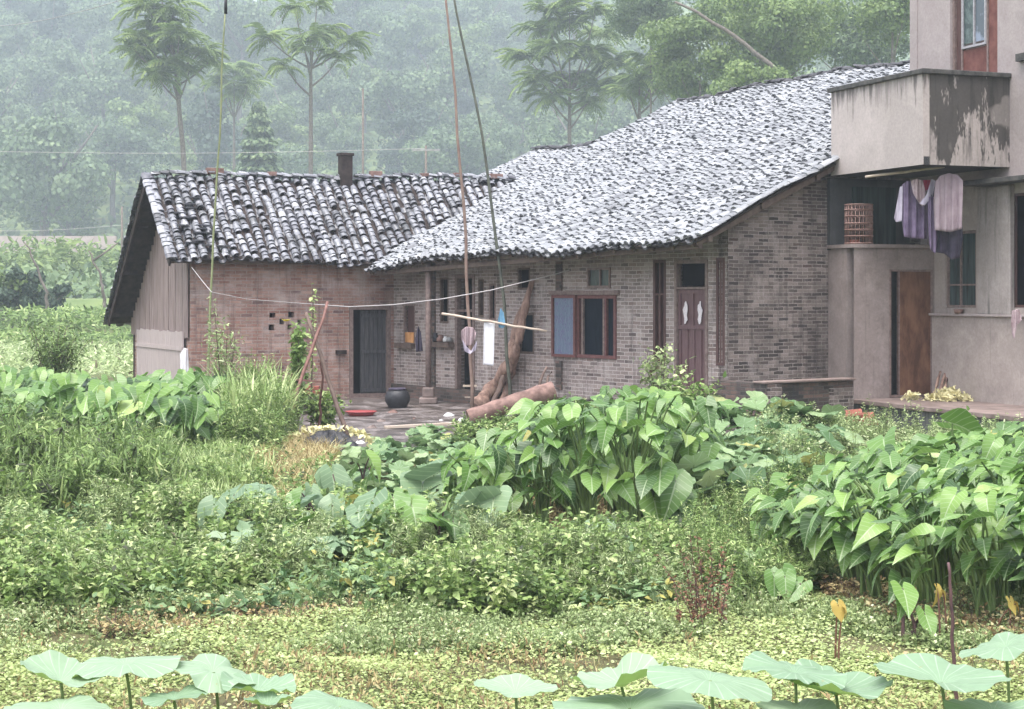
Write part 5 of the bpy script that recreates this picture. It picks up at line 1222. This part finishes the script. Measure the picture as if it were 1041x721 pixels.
# ------------------------------------------------------------------ single shrubs and climbers
def shrub(name, label, cat, px, py, w, h, n, leaf, lm='herb_leaf', templ=None, group=None, stems=9, hang=0, rb=(.5,.22), depth=None, g=None):
    g = GP(px, py) if g is None else g; o = thing(name, label, cat, g, group); depth = depth or w
    a = rng.uniform(0, 6.28, stems); rr = rng.uniform(.2, 1, stems); tip = g[None]+np.stack([np.cos(a)*rr*w/2, np.sin(a)*rr*depth/2, h*rng.uniform(.7, 1, stems)], -1)
    t = np.linspace(0, 1, 6)[None, :, None]; mid = g*.5+tip*.5+np.array([0, 0, h*.12]); c = g[None, None]*(1-t)**2+2*mid[:, None]*t*(1-t)+tip[:, None]*t**2
    V, F, uv, r = tubes(c, np.linspace(.014, .005, 6)[None].repeat(stems, 0), 5); mk('stem', V, F, M['stalk_brown'], o, uv, r)
    k = rng.integers(0, stems, n); f = rng.uniform(.22, 1, n); b = g[None]*((1-f)**2)[:, None]+2*mid[k]*(f*(1-f))[:, None]+tip[k]*(f**2)[:, None]+rng.normal(0, 1, (n, 3))*np.array([w*.10, depth*.10, h*.06])
    d = dirs(rng.uniform(0, 6.28, n), rng.normal(.1, .5, n)-hang); s = leaf*rng.uniform(.6, 1.3, n)
    V, F, uv, r = join(scat(templ or HL, b, frames(d, nrm(np.array([0, 0, 1.])+rng.normal(0, .4, (n, 3))), s), np.clip(rng.normal(rb[0], rb[1], n), 0, 1))); mk('foliage', V, F, M[lm], o, uv, r); return o
shrub('willowy_shrub', 'dark willowy shrub at the far left beyond the taro', 'shrub', 52, 412, 1.7, 1.75, 2600, .12, templ=HLn, stems=22, rb=(.35,.2))
shrub('sapling', 'slim sapling with small leaves before the left house wall', 'shrub', 228, 444, .9, 2.3, 1000, .09, templ=HLn, stems=7, lm='herb_pale')
shrub('bean_vine', 'bean vine climbing the left side of the pole tripod', 'vine', 303, 440, .5, 2.15, 800, .12, stems=6, rb=(.55,.2))
shrub('pepper_bush', 'bushy green plants under the pole tripod', 'shrub', 330, 440, .8, .75, 1000, .09, stems=14, rb=(.6,.2))
shrub('vine_sprig', 'small bright vine sprig above the bean vine against the brick wall', 'vine', 316, 438, .25, 2.75, 120, .08, stems=2, rb=(.85,.1))
shrub('weed_bush', 'tall loose weed growing before the window left of the purple door', 'shrub', 672, 440, .9, 1.45, 900, .08, stems=9, lm='herb_pale')
shrub('weed_bush', 'leafy bush between the squash patch and the brick pen', 'shrub', 700, 450, 1.2, 1.05, 1500, .09, stems=14)
shrub('ornamental_shrub', 'small leaved shrub at the right before the platform edge', 'shrub', 985, 470, .8, .75, 900, .07, stems=10, rb=(.3,.2))
shrub('fern_clump', 'green ferny clump at the foot of the brick pen', 'shrub', 830, 455, .7, .55, 600, .09, stems=10, rb=(.35,.2))
for px, py, lb in ((708, 640, 'rust red seeding weed right of the weed band, left stalk group'), (722, 632, 'rust red seeding weed right of the weed band, right stalk group')):
    g = GP(px, py); o = thing('amaranth', lb, 'weed', g, 'red seeding weeds'); n = 7
    pts = g[None]+np.stack([rng.normal(0, .07, n), rng.normal(0, .05, n), np.zeros(n)], -1); herbs('foliage', None, pts, .62, 60, .035, 'red_leaf', HL, 'stalk_purple', .1, parent=o, kind=None)
g = GP(735, 600); crooked_pts = [g+[0,0,.1], P(715, 590, g[1]), P(684, 565, g[1])]
pole('dead_branch', 'curved dark red dead branch arching over the weeds', 'branch', crooked_pts, .016, .007, 'stalk_purple', wob=.01)
# squash flowers
for px, py, Y in ((291, 327, 28.3), (290, 402, 27.8), (294, 410, 27.5), (699, 452, 20.5)):
    c = P(px, py, Y); d = dirs(rng.uniform(0, 6.28, 6), np.full(6, .5)); V, F, uv, r = join(scat(RL, c[None].repeat(6, 0), frames(d, np.array([0, 0, 1.])+0*d, np.full(6, .09)), rng.random(6)))
    tag(mk('yellow_flower', V, F, M['petal'], None, uv, r), {327: 'yellow squash flower high on the bean vine', 402: 'yellow flower among the plants left of the tripod foot', 410: 'pale yellow flower just below another left of the tripod', 452: 'yellow squash flower by the middle clump'}[py], 'flower')

# the same growth carried on past both sides of the photograph
def outer(name, label, x0, x1, y0, y1, n, h, nl, ll, mat, templ):
    X = rng.uniform(x0, x1, n); Y = rng.uniform(y0, y1, n); px = 520.5+FL*X/Y; m = (px < -30) | (px > 1070); X, Y = X[m], Y[m]
    herbs(name, label, np.stack([X, Y, gh(X, Y)], -1), h, nl, ll, mat, templ, 'stalk_green', .07, .9)
outer('roadside_weeds', 'weeds continuing to the left of the garden', -16, -2, 7, 34, 8000, .45, 16, .11, 'herb_leaf', HL)
outer('roadside_weeds', 'weeds continuing to the right of the garden', 2.4, 12, 7, 24, 6000, .42, 16, .10, 'herb_leaf', HL)
outer('meadow_weeds', 'pale low weeds on both sides of the foreground', -9, 9, 3.5, 12, 6000, .2, 12, .06, 'herb_pale', HL)
for k in range(14):
    g = np.array([U(5.2, 8.5), U(13, 20), 0]); g[2] = float(gh(g[0], g[1]))
    taro(g, U(.7, .95), 12, -2.4, U(.22, .3), 'taro plant in the dense stand at the right side', 'taro plants in the right stand', spread=.42, pit=(-.05, .7), azs=.5)
# ------------------------------------------------------------------ trees
def crown_mesh(n, rx, rz, leaf, lobes=14, seed=0, templ=QL, flat=1.0, fill=.5):
    r_ = np.random.default_rng(seed); cs = r_.normal(0, 1, (lobes, 3)); cs = nrm(cs)*r_.uniform(.25, .85, (lobes, 1)); cs[:, 2] *= flat
    k = r_.integers(0, lobes, n); d = nrm(r_.normal(0, 1, (n, 3))); d[:, 2] = np.abs(d[:, 2])*np.where(r_.random(n) < .72, 1, -1)
    rad = r_.uniform(.22, .42, lobes)[k]*(fill+(1-fill)*r_.random(n))
    p = (cs[k]+d*rad[:, None])*np.array([rx, rx, rz]); nn = nrm(d+r_.normal(0, .5, (n, 3))); dd = nrm(np.cross(nn, r_.normal(0, 1, (n, 3))))
    s = leaf*r_.uniform(.6, 1.4, n); rr = np.clip(r_.normal(.5, .15, n)+.3*(r_.random(lobes)[k]-.5), 0, 1)
    tv, tf, tuv = templ; return scatter(tv, tf, tuv, p+np.array([0, 0, rz]), frames(dd, nn, np.stack([s*1.5, s, s], -1)), rr)
def trunk_arr(h, r, limbs=5, spread=1.5, top=1.0, seed=0):
    r_ = np.random.default_rng(seed+50); t = np.linspace(0, 1, 8); c = np.stack([.15*np.sin(t*3+seed), .1*np.sin(t*4+1), t*h], -1); cs = [c]; rs = [np.linspace(r, r*.5, 8)]
    for k in range(limbs):
        a = r_.uniform(0, 6.28); f = r_.uniform(.45, .9); b = np.array([np.interp(f, t, c[:, q]) for q in range(3)]); e = b+np.array([math.cos(a)*spread, math.sin(a)*spread, top*r_.uniform(.6, 1.4)])
        m = b*.5+e*.5+np.array([0, 0, -.15*top]); tt = t[:, None]; cs.append(b*(1-tt)**2+2*m*tt*(1-tt)+e*tt**2); rs.append(np.linspace(r*.45, r*.12, 8))
    return tubes(np.array(cs), np.array(rs), 6)
def make_tree(name, label, x, y, z, h, rx, rz, n, leaf, mat, group=None, seed=0, tr=.12, lobes=14, flat=1.0, fill=.5):
    o = thing(name, label, 'tree', (x, y, z), group); off = np.array([x, y, z])
    V, F, uv, r = crown_mesh(n, rx, rz, leaf, lobes, seed, QL, flat, fill); mk('crown', V+off+[0, 0, h-2*rz], F, M[mat], o, uv, r)
    V, F, uv, r = trunk_arr(h-rz*.8, tr, 6, rx*.6, rz*.7, seed); mk('trunk', V+off, F, M['bark'], o, uv, r); return o
def copy_tree(o, loc, rot, s, label=None, group=None):
    c = o.copy(); COL.objects.link(c); base = Vector(o.location)
    for ch in list(o.children):
        d = ch.copy(); COL.objects.link(d); d.parent = c
    c.location = loc; c.rotation_euler = (0, 0, rot); c.scale = s
    if label: c['label'] = label
    if group: c['group'] = group
    return c
# hillside wood: individual trees copied from a few shapes
protos = []
HG = 'trees of the misty hillside wood'; HLb = 'broad crowned tree in the misty wood covering the hillside'
for k, (mt, rx, rz) in enumerate((('tree_far', 3.4, 3.0), ('tree_far', 3.0, 3.4), ('tree_pale', 3.2, 2.8), ('tree_far', 3.8, 3.0), ('tree_dark', 2.6, 3.3))):
    protos.append(make_tree('broadleaf_tree', HLb, 0, 0, 0, 2*rz+1.5, rx, rz, 9500, .19, mt, HG, k, .2, 16))
cand = []
for row, Y in enumerate(np.linspace(300, 640, 17)):
    half = 545/FL*Y+6; step = 18.5
    for X in np.arange(-half, half, step): cand.append((X+U(-5, 5)+(row % 2)*step/2, Y+U(-6, 6)))
cand = [c for c in cand if c[0] < .22*c[1]+4 and (c[0] < 22 or c[1] < 450)]
random.shuffle(cand); cand = sorted(cand, key=lambda c: c[1])[:285]
for k, (X, Y) in enumerate(cand):
    s = U(2.0, 4.0); loc = (X, Y, float(gh(X, Y))-1.5)
    q = random.choices(range(5), (3, 3, 2.2, 3, 1.6))[0]
    if k < 5: q = k
    if k < 5: protos[k].location = loc; protos[k].rotation_euler = (0, 0, U(0, 6)); protos[k].scale = (s, s, s*U(.9, 1.2))
    else: copy_tree(protos[q], loc, U(0, 6.28), (s, s, s*U(.9, 1.2)))
# undergrowth on the hill as one mass
N = 110000; Y = rng.uniform(118, 650, N); X = Y*rng.uniform(-.75, .7, N); Z = gh(X, Y)+rng.random(N)*2.6
V, F, uv, r = scatter(*QL, np.stack([X, Y, Z], -1), frames(rng.normal(0, 1, (N, 3)), np.array([0, -.6, 1.])+rng.normal(0, .4, (N, 3)), rng.uniform(.6, 1.3, N)*Y/190), np.clip(rng.normal(.5, .2, N), 0, 1))
tag(mk('undergrowth', V, F, M['tree_far'], None, uv, r), 'bushy undergrowth covering the misty hillside', kind='stuff')
# hedge and crops beyond the left house
def belt(name, label, x0, x1, y0, y1, n, h, leaf, mat, templ=HLn):
    m = n; X = rng.uniform(x0, x1, m); Y = rng.uniform(y0, y1, m); hh = h*(.6+.4*np.clip(vnoise(X, Y, .8, 21)+.4, 0, 1)); Z = gh(X, Y)+rng.random(m)*hh
    V, F, uv, r = scatter(*templ, np.stack([X, Y, Z], -1), frames(dirs(rng.uniform(0, 6.28, m), rng.normal(.3, .5, m)), np.array([0, -.3, 1.])+rng.normal(0, .5, (m, 3)), leaf*rng.uniform(.6, 1.4, m)), np.clip(rng.normal(.5, .2, m)+.2*vnoise(X, Y, .5, 3), 0, 1))
    tag(mk(name, V, F, M[mat], None, uv, r), label, kind='stuff')
belt('reed_field', 'pale green tall crops beyond the left house', -110, 30, 160, 184, 60000, 6.0, .95, 'tree_pale')
belt('field_grass', 'green grass terrace beyond the left house', -60, -8, 86, 100, 30000, .9, .35, 'herb_leaf')
belt('bank_weeds', 'brown and dark weeds on the field bank beyond the left house', -30, -8, 82, 86, 6000, .6, .3, 'herb_leaf')
belt('field_grass', 'short grass meadow behind the left house', -50, -8, 48, 82, 36000, .3, .22, 'herb_pale')
for k, (px, py, h, lb, mt) in enumerate(((20, 262, 1.9, 'dark bush at the far left edge beyond the fields', 'tree_dark'), (55, 345, 1.4, 'low dark bush on the far terrace', 'tree_dark'), (5, 300, 2.2, 'pale bush on the terrace at the left edge', 'tree_pale'))):
    Y = 98; p = P(px, py, Y); make_tree('bush', lb, p[0], Y, float(gh(p[0], Y)), h*1.6, h*.9, h*.7, 2200, .22, mt, None, 30+k, .06)
for k, (x0, y0, x1, y1, lb) in enumerate(((48, 302, 24, 246, 'thin dark bare sapling leaning left beyond the fields'), (106, 300, 90, 255, 'dark bare forked sapling beyond the fields'))):
    Y = 96; pole('bare_sapling', lb, 'tree', [P(x0, y0+16, Y), P(x0, y0, Y), P((x0+x1)/2+3, (y0+y1)/2, Y), P(x1, y1, Y)], .12, .04, 'bark', wob=.05)
o = tube_obj('branch', [P(95, 265, 96), P(108, 256, 96), P(120, 247, 96)], [.07, .05, .03], M['bark'], [q for q in bpy.data.objects if q.name.startswith('bare_sapling')][-1])
# far building hints: low pale wall in the mist
mb = MB(); p = P(0, 240, 187); q = P(118, 238, 187); mb.box([p[0]-25, 187, gh(p[0], 187)], [q[0]-p[0]+25, 0, 0], [0, .4, 0], [0, 0, p[2]-float(gh(p[0], 187))]); tag(mb.build('boundary_wall', M['far_wall']), 'long low pale wall in the mist beyond the left fields', 'wall')

# frond trees: thin trunk, tufts of drooping compound leaves
def frond_template():
    K = 9; t = np.linspace(0, 1, K); V = []; F = []; uv = []
    cy = t*(1-.25*t); cz = .34*t-.62*t**2
    for i in range(1, K):
        w = .20*(1-.55*t[i])
        for s in (-1, 1):
            n = len(V); y, z = cy[i], cz[i]; dy = .055
            V += [(0, y-dy, z), (s*w, y+.05, z-.10), (s*w*1.05, y+.12, z-.13), (0, y+dy*.4, z)]; uv += [(0, 0)]*4; F.append((n, n+1, n+2, n+3) if s > 0 else (n+3, n+2, n+1, n))
    for i in range(K-1):
        n = len(V); V += [(-.01, cy[i], cz[i]), (.01, cy[i], cz[i]), (.01, cy[i+1], cz[i+1]), (-.01, cy[i+1], cz[i+1])]; uv += [(0, 0)]*4; F.append((n, n+1, n+2, n+3))
    return np.array(V), np.array(F), np.array(uv, float)
FR = frond_template()
def frond_tree(label, Y, trunk_px, tufts, L, nf, mat='tree_pale', tr=.13, group='thin trees with drooping fronds'):
    Y = Y*2.5; L = L*2.5; tr = tr*2.3
    """trunk_px polyline in pixels, tufts [(px,py,scale)]"""
    b = P(trunk_px[0][0], 300, Y); gz = float(gh(b[0], Y)); base = np.array([P(trunk_px[0][0], trunk_px[0][1], Y)[0], Y, gz]); o = thing('frond_tree', label, 'tree', base, group)
    pl = [base]+[P(x, y, Y) for x, y in trunk_px]; tt = np.linspace(0, 1, 14); s = np.linspace(0, 1, len(pl)); c = np.stack([np.interp(tt, s, [q[k] for q in pl]) for k in range(3)], -1)
    cs = [c]; rs = [np.linspace(tr, tr*.55, 14)]; T = []; D = []; S = []; Rn = []
    for (px, py, sc_) in tufts:
        q = P(px, py, Y+U(-1, 1)*L*.8); j = np.argmin(np.abs(c[:, 2]-(q[2]-L*.8))); a = c[max(j, 6)]; t = np.linspace(0, 1, 14)[:, None]; m = a*.4+q*.6; m[2] = a[2]*.6+q[2]*.4; cs.append(a*(1-t)**2+2*m*t*(1-t)+q*t**2); rs.append(np.linspace(tr*.4, tr*.15, 14))
        n = int(nf*sc_*.72); az = rng.uniform(0, 6.28, n); pt = rng.uniform(-.25, .75, n); dd = dirs(az, pt); T.append(q+rng.normal(0, .06*L, (n, 3))); D.append(dd); S.append(L*.92*sc_*rng.uniform(.7, 1.1, n)); Rn.append(np.clip(rng.normal(.5, .18, n), 0, 1))
    T = np.concatenate(T); D = np.concatenate(D); S = np.concatenate(S); Rn = np.concatenate(Rn)
    V, F, uv, r = scatter(*FR, T, frames(D, np.array([0, 0, 1.])+rng.normal(0, .12, D.shape), S), Rn); mk('crown', V, F, M[mat], o, uv, r)
    V, F, uv, r = tubes(np.array(cs), np.array(rs), 6); mk('trunk', V, F, M['bark'], o, uv, r); return o
frond_tree('tall thin tree with stacked drooping fronds behind the left roof', 66, [(187, 160), (182, 110), (178, 60), (165, 10)], [(165,-8,1.0),(150,8,1.1),(176,10,1.1),(160,28,1.2),(142,38,1.0),(182,36,1.1),(165,48,1.2),(150,58,1.0),(172,66,1.1),(205,52,1.0),(213,62,.8),(160,78,1.0),(136,50,.8),(193,70,.7)], 1.35, 40)
frond_tree('slender tree with separate umbrella like tufts behind the left roof', 68, [(316, 160), (316, 110), (316, 70)], [(316,38,1.0),(300,8,.95),(322,4,.7),(272,38,.95),(356,42,1.0),(345,58,.9),(290,68,.85),(335,30,.9),(310,50,.7)], 1.35, 34)
frond_tree('faint frond tree between the two nearer thin trees', 95, [(238, 175), (238, 120)], [(238,72,1.1),(222,84,1.0),(252,86,1.0),(238,95,1.1),(228,70,.8),(250,70,.8)], 1.7, 34)
frond_tree('round headed frond tree behind the farmhouse roof', 72, [(579, 150), (579, 120), (579, 95)], [(579,25,1.2),(548,30,1.1),(612,35,1.1),(535,58,1.1),(565,50,1.2),(598,55,1.2),(625,65,1.1),(548,82,1.1),(580,80,1.2),(612,90,1.1),(560,100,1.0),(596,104,1.0),(640,85,1.0),(579,5,1.0),(556,10,.9),(605,12,.9)], 1.35, 40)
frond_tree('pale frond tree close behind the farmhouse ridge', 64, [(650, 130), (650, 110)], [(650,80,1.0),(668,70,1.0),(640,95,.9),(672,92,.9),(655,60,.8)], 1.3, 36)
# conifer
def conifer(label, px, pybase, pytop, Y, w):
    b = P(px, pybase, Y); t_ = P(px, pytop, Y); o = thing('conifer', label, 'tree', (b[0], Y, b[2])); n = 5200; f = rng.random(n)**.8; h = t_[2]-b[2]; rr = w*(1-f)**.8*rng.uniform(.35, 1, n)*(.75+.25*np.sin(f*40)); a = rng.uniform(0, 6.28, n)
    T = np.stack([b[0]+rr*np.cos(a), Y+rr*np.sin(a), b[2]+.1*h+f*h*.9-rr*.25], -1); V, F, uv, r = scatter(*QL, T, frames(dirs(a, np.full(n, -.5)), np.array([0, 0, 1.])+rng.normal(0, .4, (n, 3)), rng.uniform(.5, 1.1, n)), rng.random(n)); mk('crown', V, F, M['tree_far'], o, uv, r)
    tube_obj('trunk', [[b[0], Y, b[2]-3], [b[0], Y, t_[2]-.5]], [.2, .04], M['bark'], o)
conifer('dark narrow conifer in the mist behind the left roof', 263, 190, 103, 215, 3.6)
# broad trees at the right behind the main roof
for k, (px, py, Y, rx, rz, n, mt, lb) in enumerate(((712, 55, 62, 2.6, 1.9, 9000, 'tree_pale', 'broad pale tree overhanging the farmhouse ridge'), (800, 40, 60, 2.9, 2.3, 10000, 'tree_pale', 'large spreading tree behind the middle of the ridge'),
        (880, 45, 66, 2.6, 2.2, 8000, 'tree_far', 'dense green tree behind the upper end of the ridge'), (770, 95, 56, 1.9, 1.2, 5000, 'tree_pale', 'low bushy tree right behind the ridge tiles'), (905, 10, 58, 1.6, 1.5, 4200, 'tree_pale', 'bright leafy tree beside the concrete house wall'),
        (660, 5, 75, 2.4, 1.9, 6000, 'tree_far', 'misty tree crown above the round headed frond tree'), (745, -5, 72, 3.0, 2.0, 7000, 'tree_far', 'dim tree crown high at the top right'), (850, -10, 74, 3.4, 2.2, 8000, 'tree_far', 'dim dark tree crown at the top beside the house'))):
    Y *= 2.1; rx *= 2.1; rz *= 2.1; p = P(px, py, Y); gz = float(gh(p[0], Y)); h = p[2]+rz-gz
    make_tree('leafy_tree', lb, p[0], Y, gz, h, rx, rz, n*2, .235, mt, 'trees behind the farmhouse ridge', 70+k, .16, 26, 1.0, .35)
Y = 116; pts = [P(775, 60, Y), P(740, 32, Y), P(712, 14, Y), P(686, 2, Y)]
pole('bare_branch', 'bare dark bough slanting across the trees above the ridge', 'branch', [P(845, 120, Y)]+pts, .2, .08, 'bark', wob=.05)
# power poles and wires
for px, yb, yt, Y, lb, arm in ((433, 178, 148, 110, 'small misty power pole with crossarm above the roof valley', .9), (124, 262, 210, 118, 'thin misty power pole beyond the left gable', .0), (369, 178, 90, 120, 'slim pale trunk like pole behind the chimney', 0)):
    b, t_ = P(px, yb, Y), P(px, yt, Y); b[2] = float(gh(b[0], Y)); o = thing('power_pole', lb, 'power pole', b); tube_obj('mast', [b, t_], [.10, .07], M['bark'], o)
    if arm: mb = MB(); mb.bar(t_+[-arm, 0, -.3], t_+[arm, 0, -.3], .12, .14); mb.build('crossarm', M['metal_grey'], o)
for (x0, y0, x1, y1, Y0, Y1, lb) in ((-40, 28, 150, -8, 60, 40, 'dark overhead cable crossing the upper left corner'), (-60, 153, 433, 151, 110, 110, 'faint overhead wire across the hillside, upper one'), (-60, 233, 124, 229, 118, 118, 'faint overhead wire across the hillside, lower one')):
    t = np.linspace(0, 1, 20)[:, None]; q = P(x0, y0, Y0)*(1-t)+P(x1, y1, Y1)*t; q[:, 2] -= .25*np.sin(t[:, 0]*np.pi)
    tag(tube_obj('overhead_wire', q, .014 if Y0 > 70 else .012, M['rope'] if Y0 > 70 else M['metal_grey'], sides=5), lb, 'wire')

# wooded slopes continuing to both sides, one mass
Vs = []; n = 3000
for k in range(150):
    side = -1 if k % 2 else 1; Y = U(290, 640); X = Y*(side*U(.34, .72)-.02); s_ = U(2.2, 4.2)
    V, F, uv, r = crown_mesh(700, 3.3*s_, 3.0*s_, .5*s_, 12, k); Vs.append((V+np.array([X, Y, float(gh(X, Y))-2]), F, uv, r))
V, F, uv, r = join(Vs); tag(mk('far_wood', V, F, M['tree_far'], None, uv, r), 'far wooded slopes left and right of the misty hillside', kind='stuff')
# ------------------------------------------------------------------ air, light, camera
b = MB(); b.box([-425, -28, -12], [850, 0, 0], [0, 725, 0], [0, 0, 185])
t = NT('haze'); t.n.remove(t.b); pv = t.node('ShaderNodeVolumePrincipled')
pv.inputs['Color'].default_value = (.77, .86, .98, 1); pv.inputs['Density'].default_value = .00088; pv.inputs['Anisotropy'].default_value = 0
t.link(pv.outputs[0], t.out.inputs['Volume'])
hz = b.build('haze', t.m); tag(hz, 'pale rain haze filling the valley', kind='stuff')

W = bpy.data.worlds.new('World'); sc.world = W; W.use_nodes = True
nt = W.node_tree; bg = nt.nodes['Background']
sky = nt.nodes.new('ShaderNodeTexSky'); sky.sky_type = 'NISHITA'; sky.sun_disc = False
SE, SR = R(74), R(205)
sky.sun_elevation = SE; sky.sun_rotation = SR; sky.dust_density = 4; sky.air_density = 1.2
hs = nt.nodes.new('ShaderNodeHueSaturation'); hs.inputs['Saturation'].default_value = .36
nt.links.new(sky.outputs[0], hs.inputs['Color']); tint = nt.nodes.new('ShaderNodeMix'); tint.data_type = 'RGBA'; tint.blend_type = 'MULTIPLY'; tint.inputs[0].default_value = 1; tint.inputs[7].default_value = (1.0, .99, 1.0, 1); nt.links.new(hs.outputs[0], tint.inputs[6]); nt.links.new(tint.outputs[2], bg.inputs['Color']); bg.inputs['Strength'].default_value = .15
sl = bpy.data.lights.new('sun', 'SUN'); sl.energy = 1.1; sl.angle = R(40); sl.color = (1, .96, .92)
so = bpy.data.objects.new('sun', sl); COL.objects.link(so)
dv = Vector((math.sin(SR)*math.cos(SE), math.cos(SR)*math.cos(SE), math.sin(SE)))
so.rotation_euler = dv.to_track_quat('Z', 'Y').to_euler()
cam = bpy.data.cameras.new('camera'); co = bpy.data.objects.new('camera', cam); COL.objects.link(co); sc.camera = co
co.location = (0, 0, CZ); co.rotation_euler = (R(90), 0, 0)
cam.sensor_width = 36; cam.lens = FL/1041*36; cam.shift_y = -60.5/1041; cam.clip_end = 2000; cam.clip_start = .1
sc.view_settings.view_transform = 'Standard'; sc.view_settings.look = 'None'; sc.view_settings.exposure = EXPO; sc.view_settings.gamma = 1
sc.cycles.volume_step_rate = 4; sc.cycles.max_bounces = 6; sc.cycles.volume_bounces = 1; sc.cycles.transparent_max_bounces = 6
sc.cycles.use_denoising = True
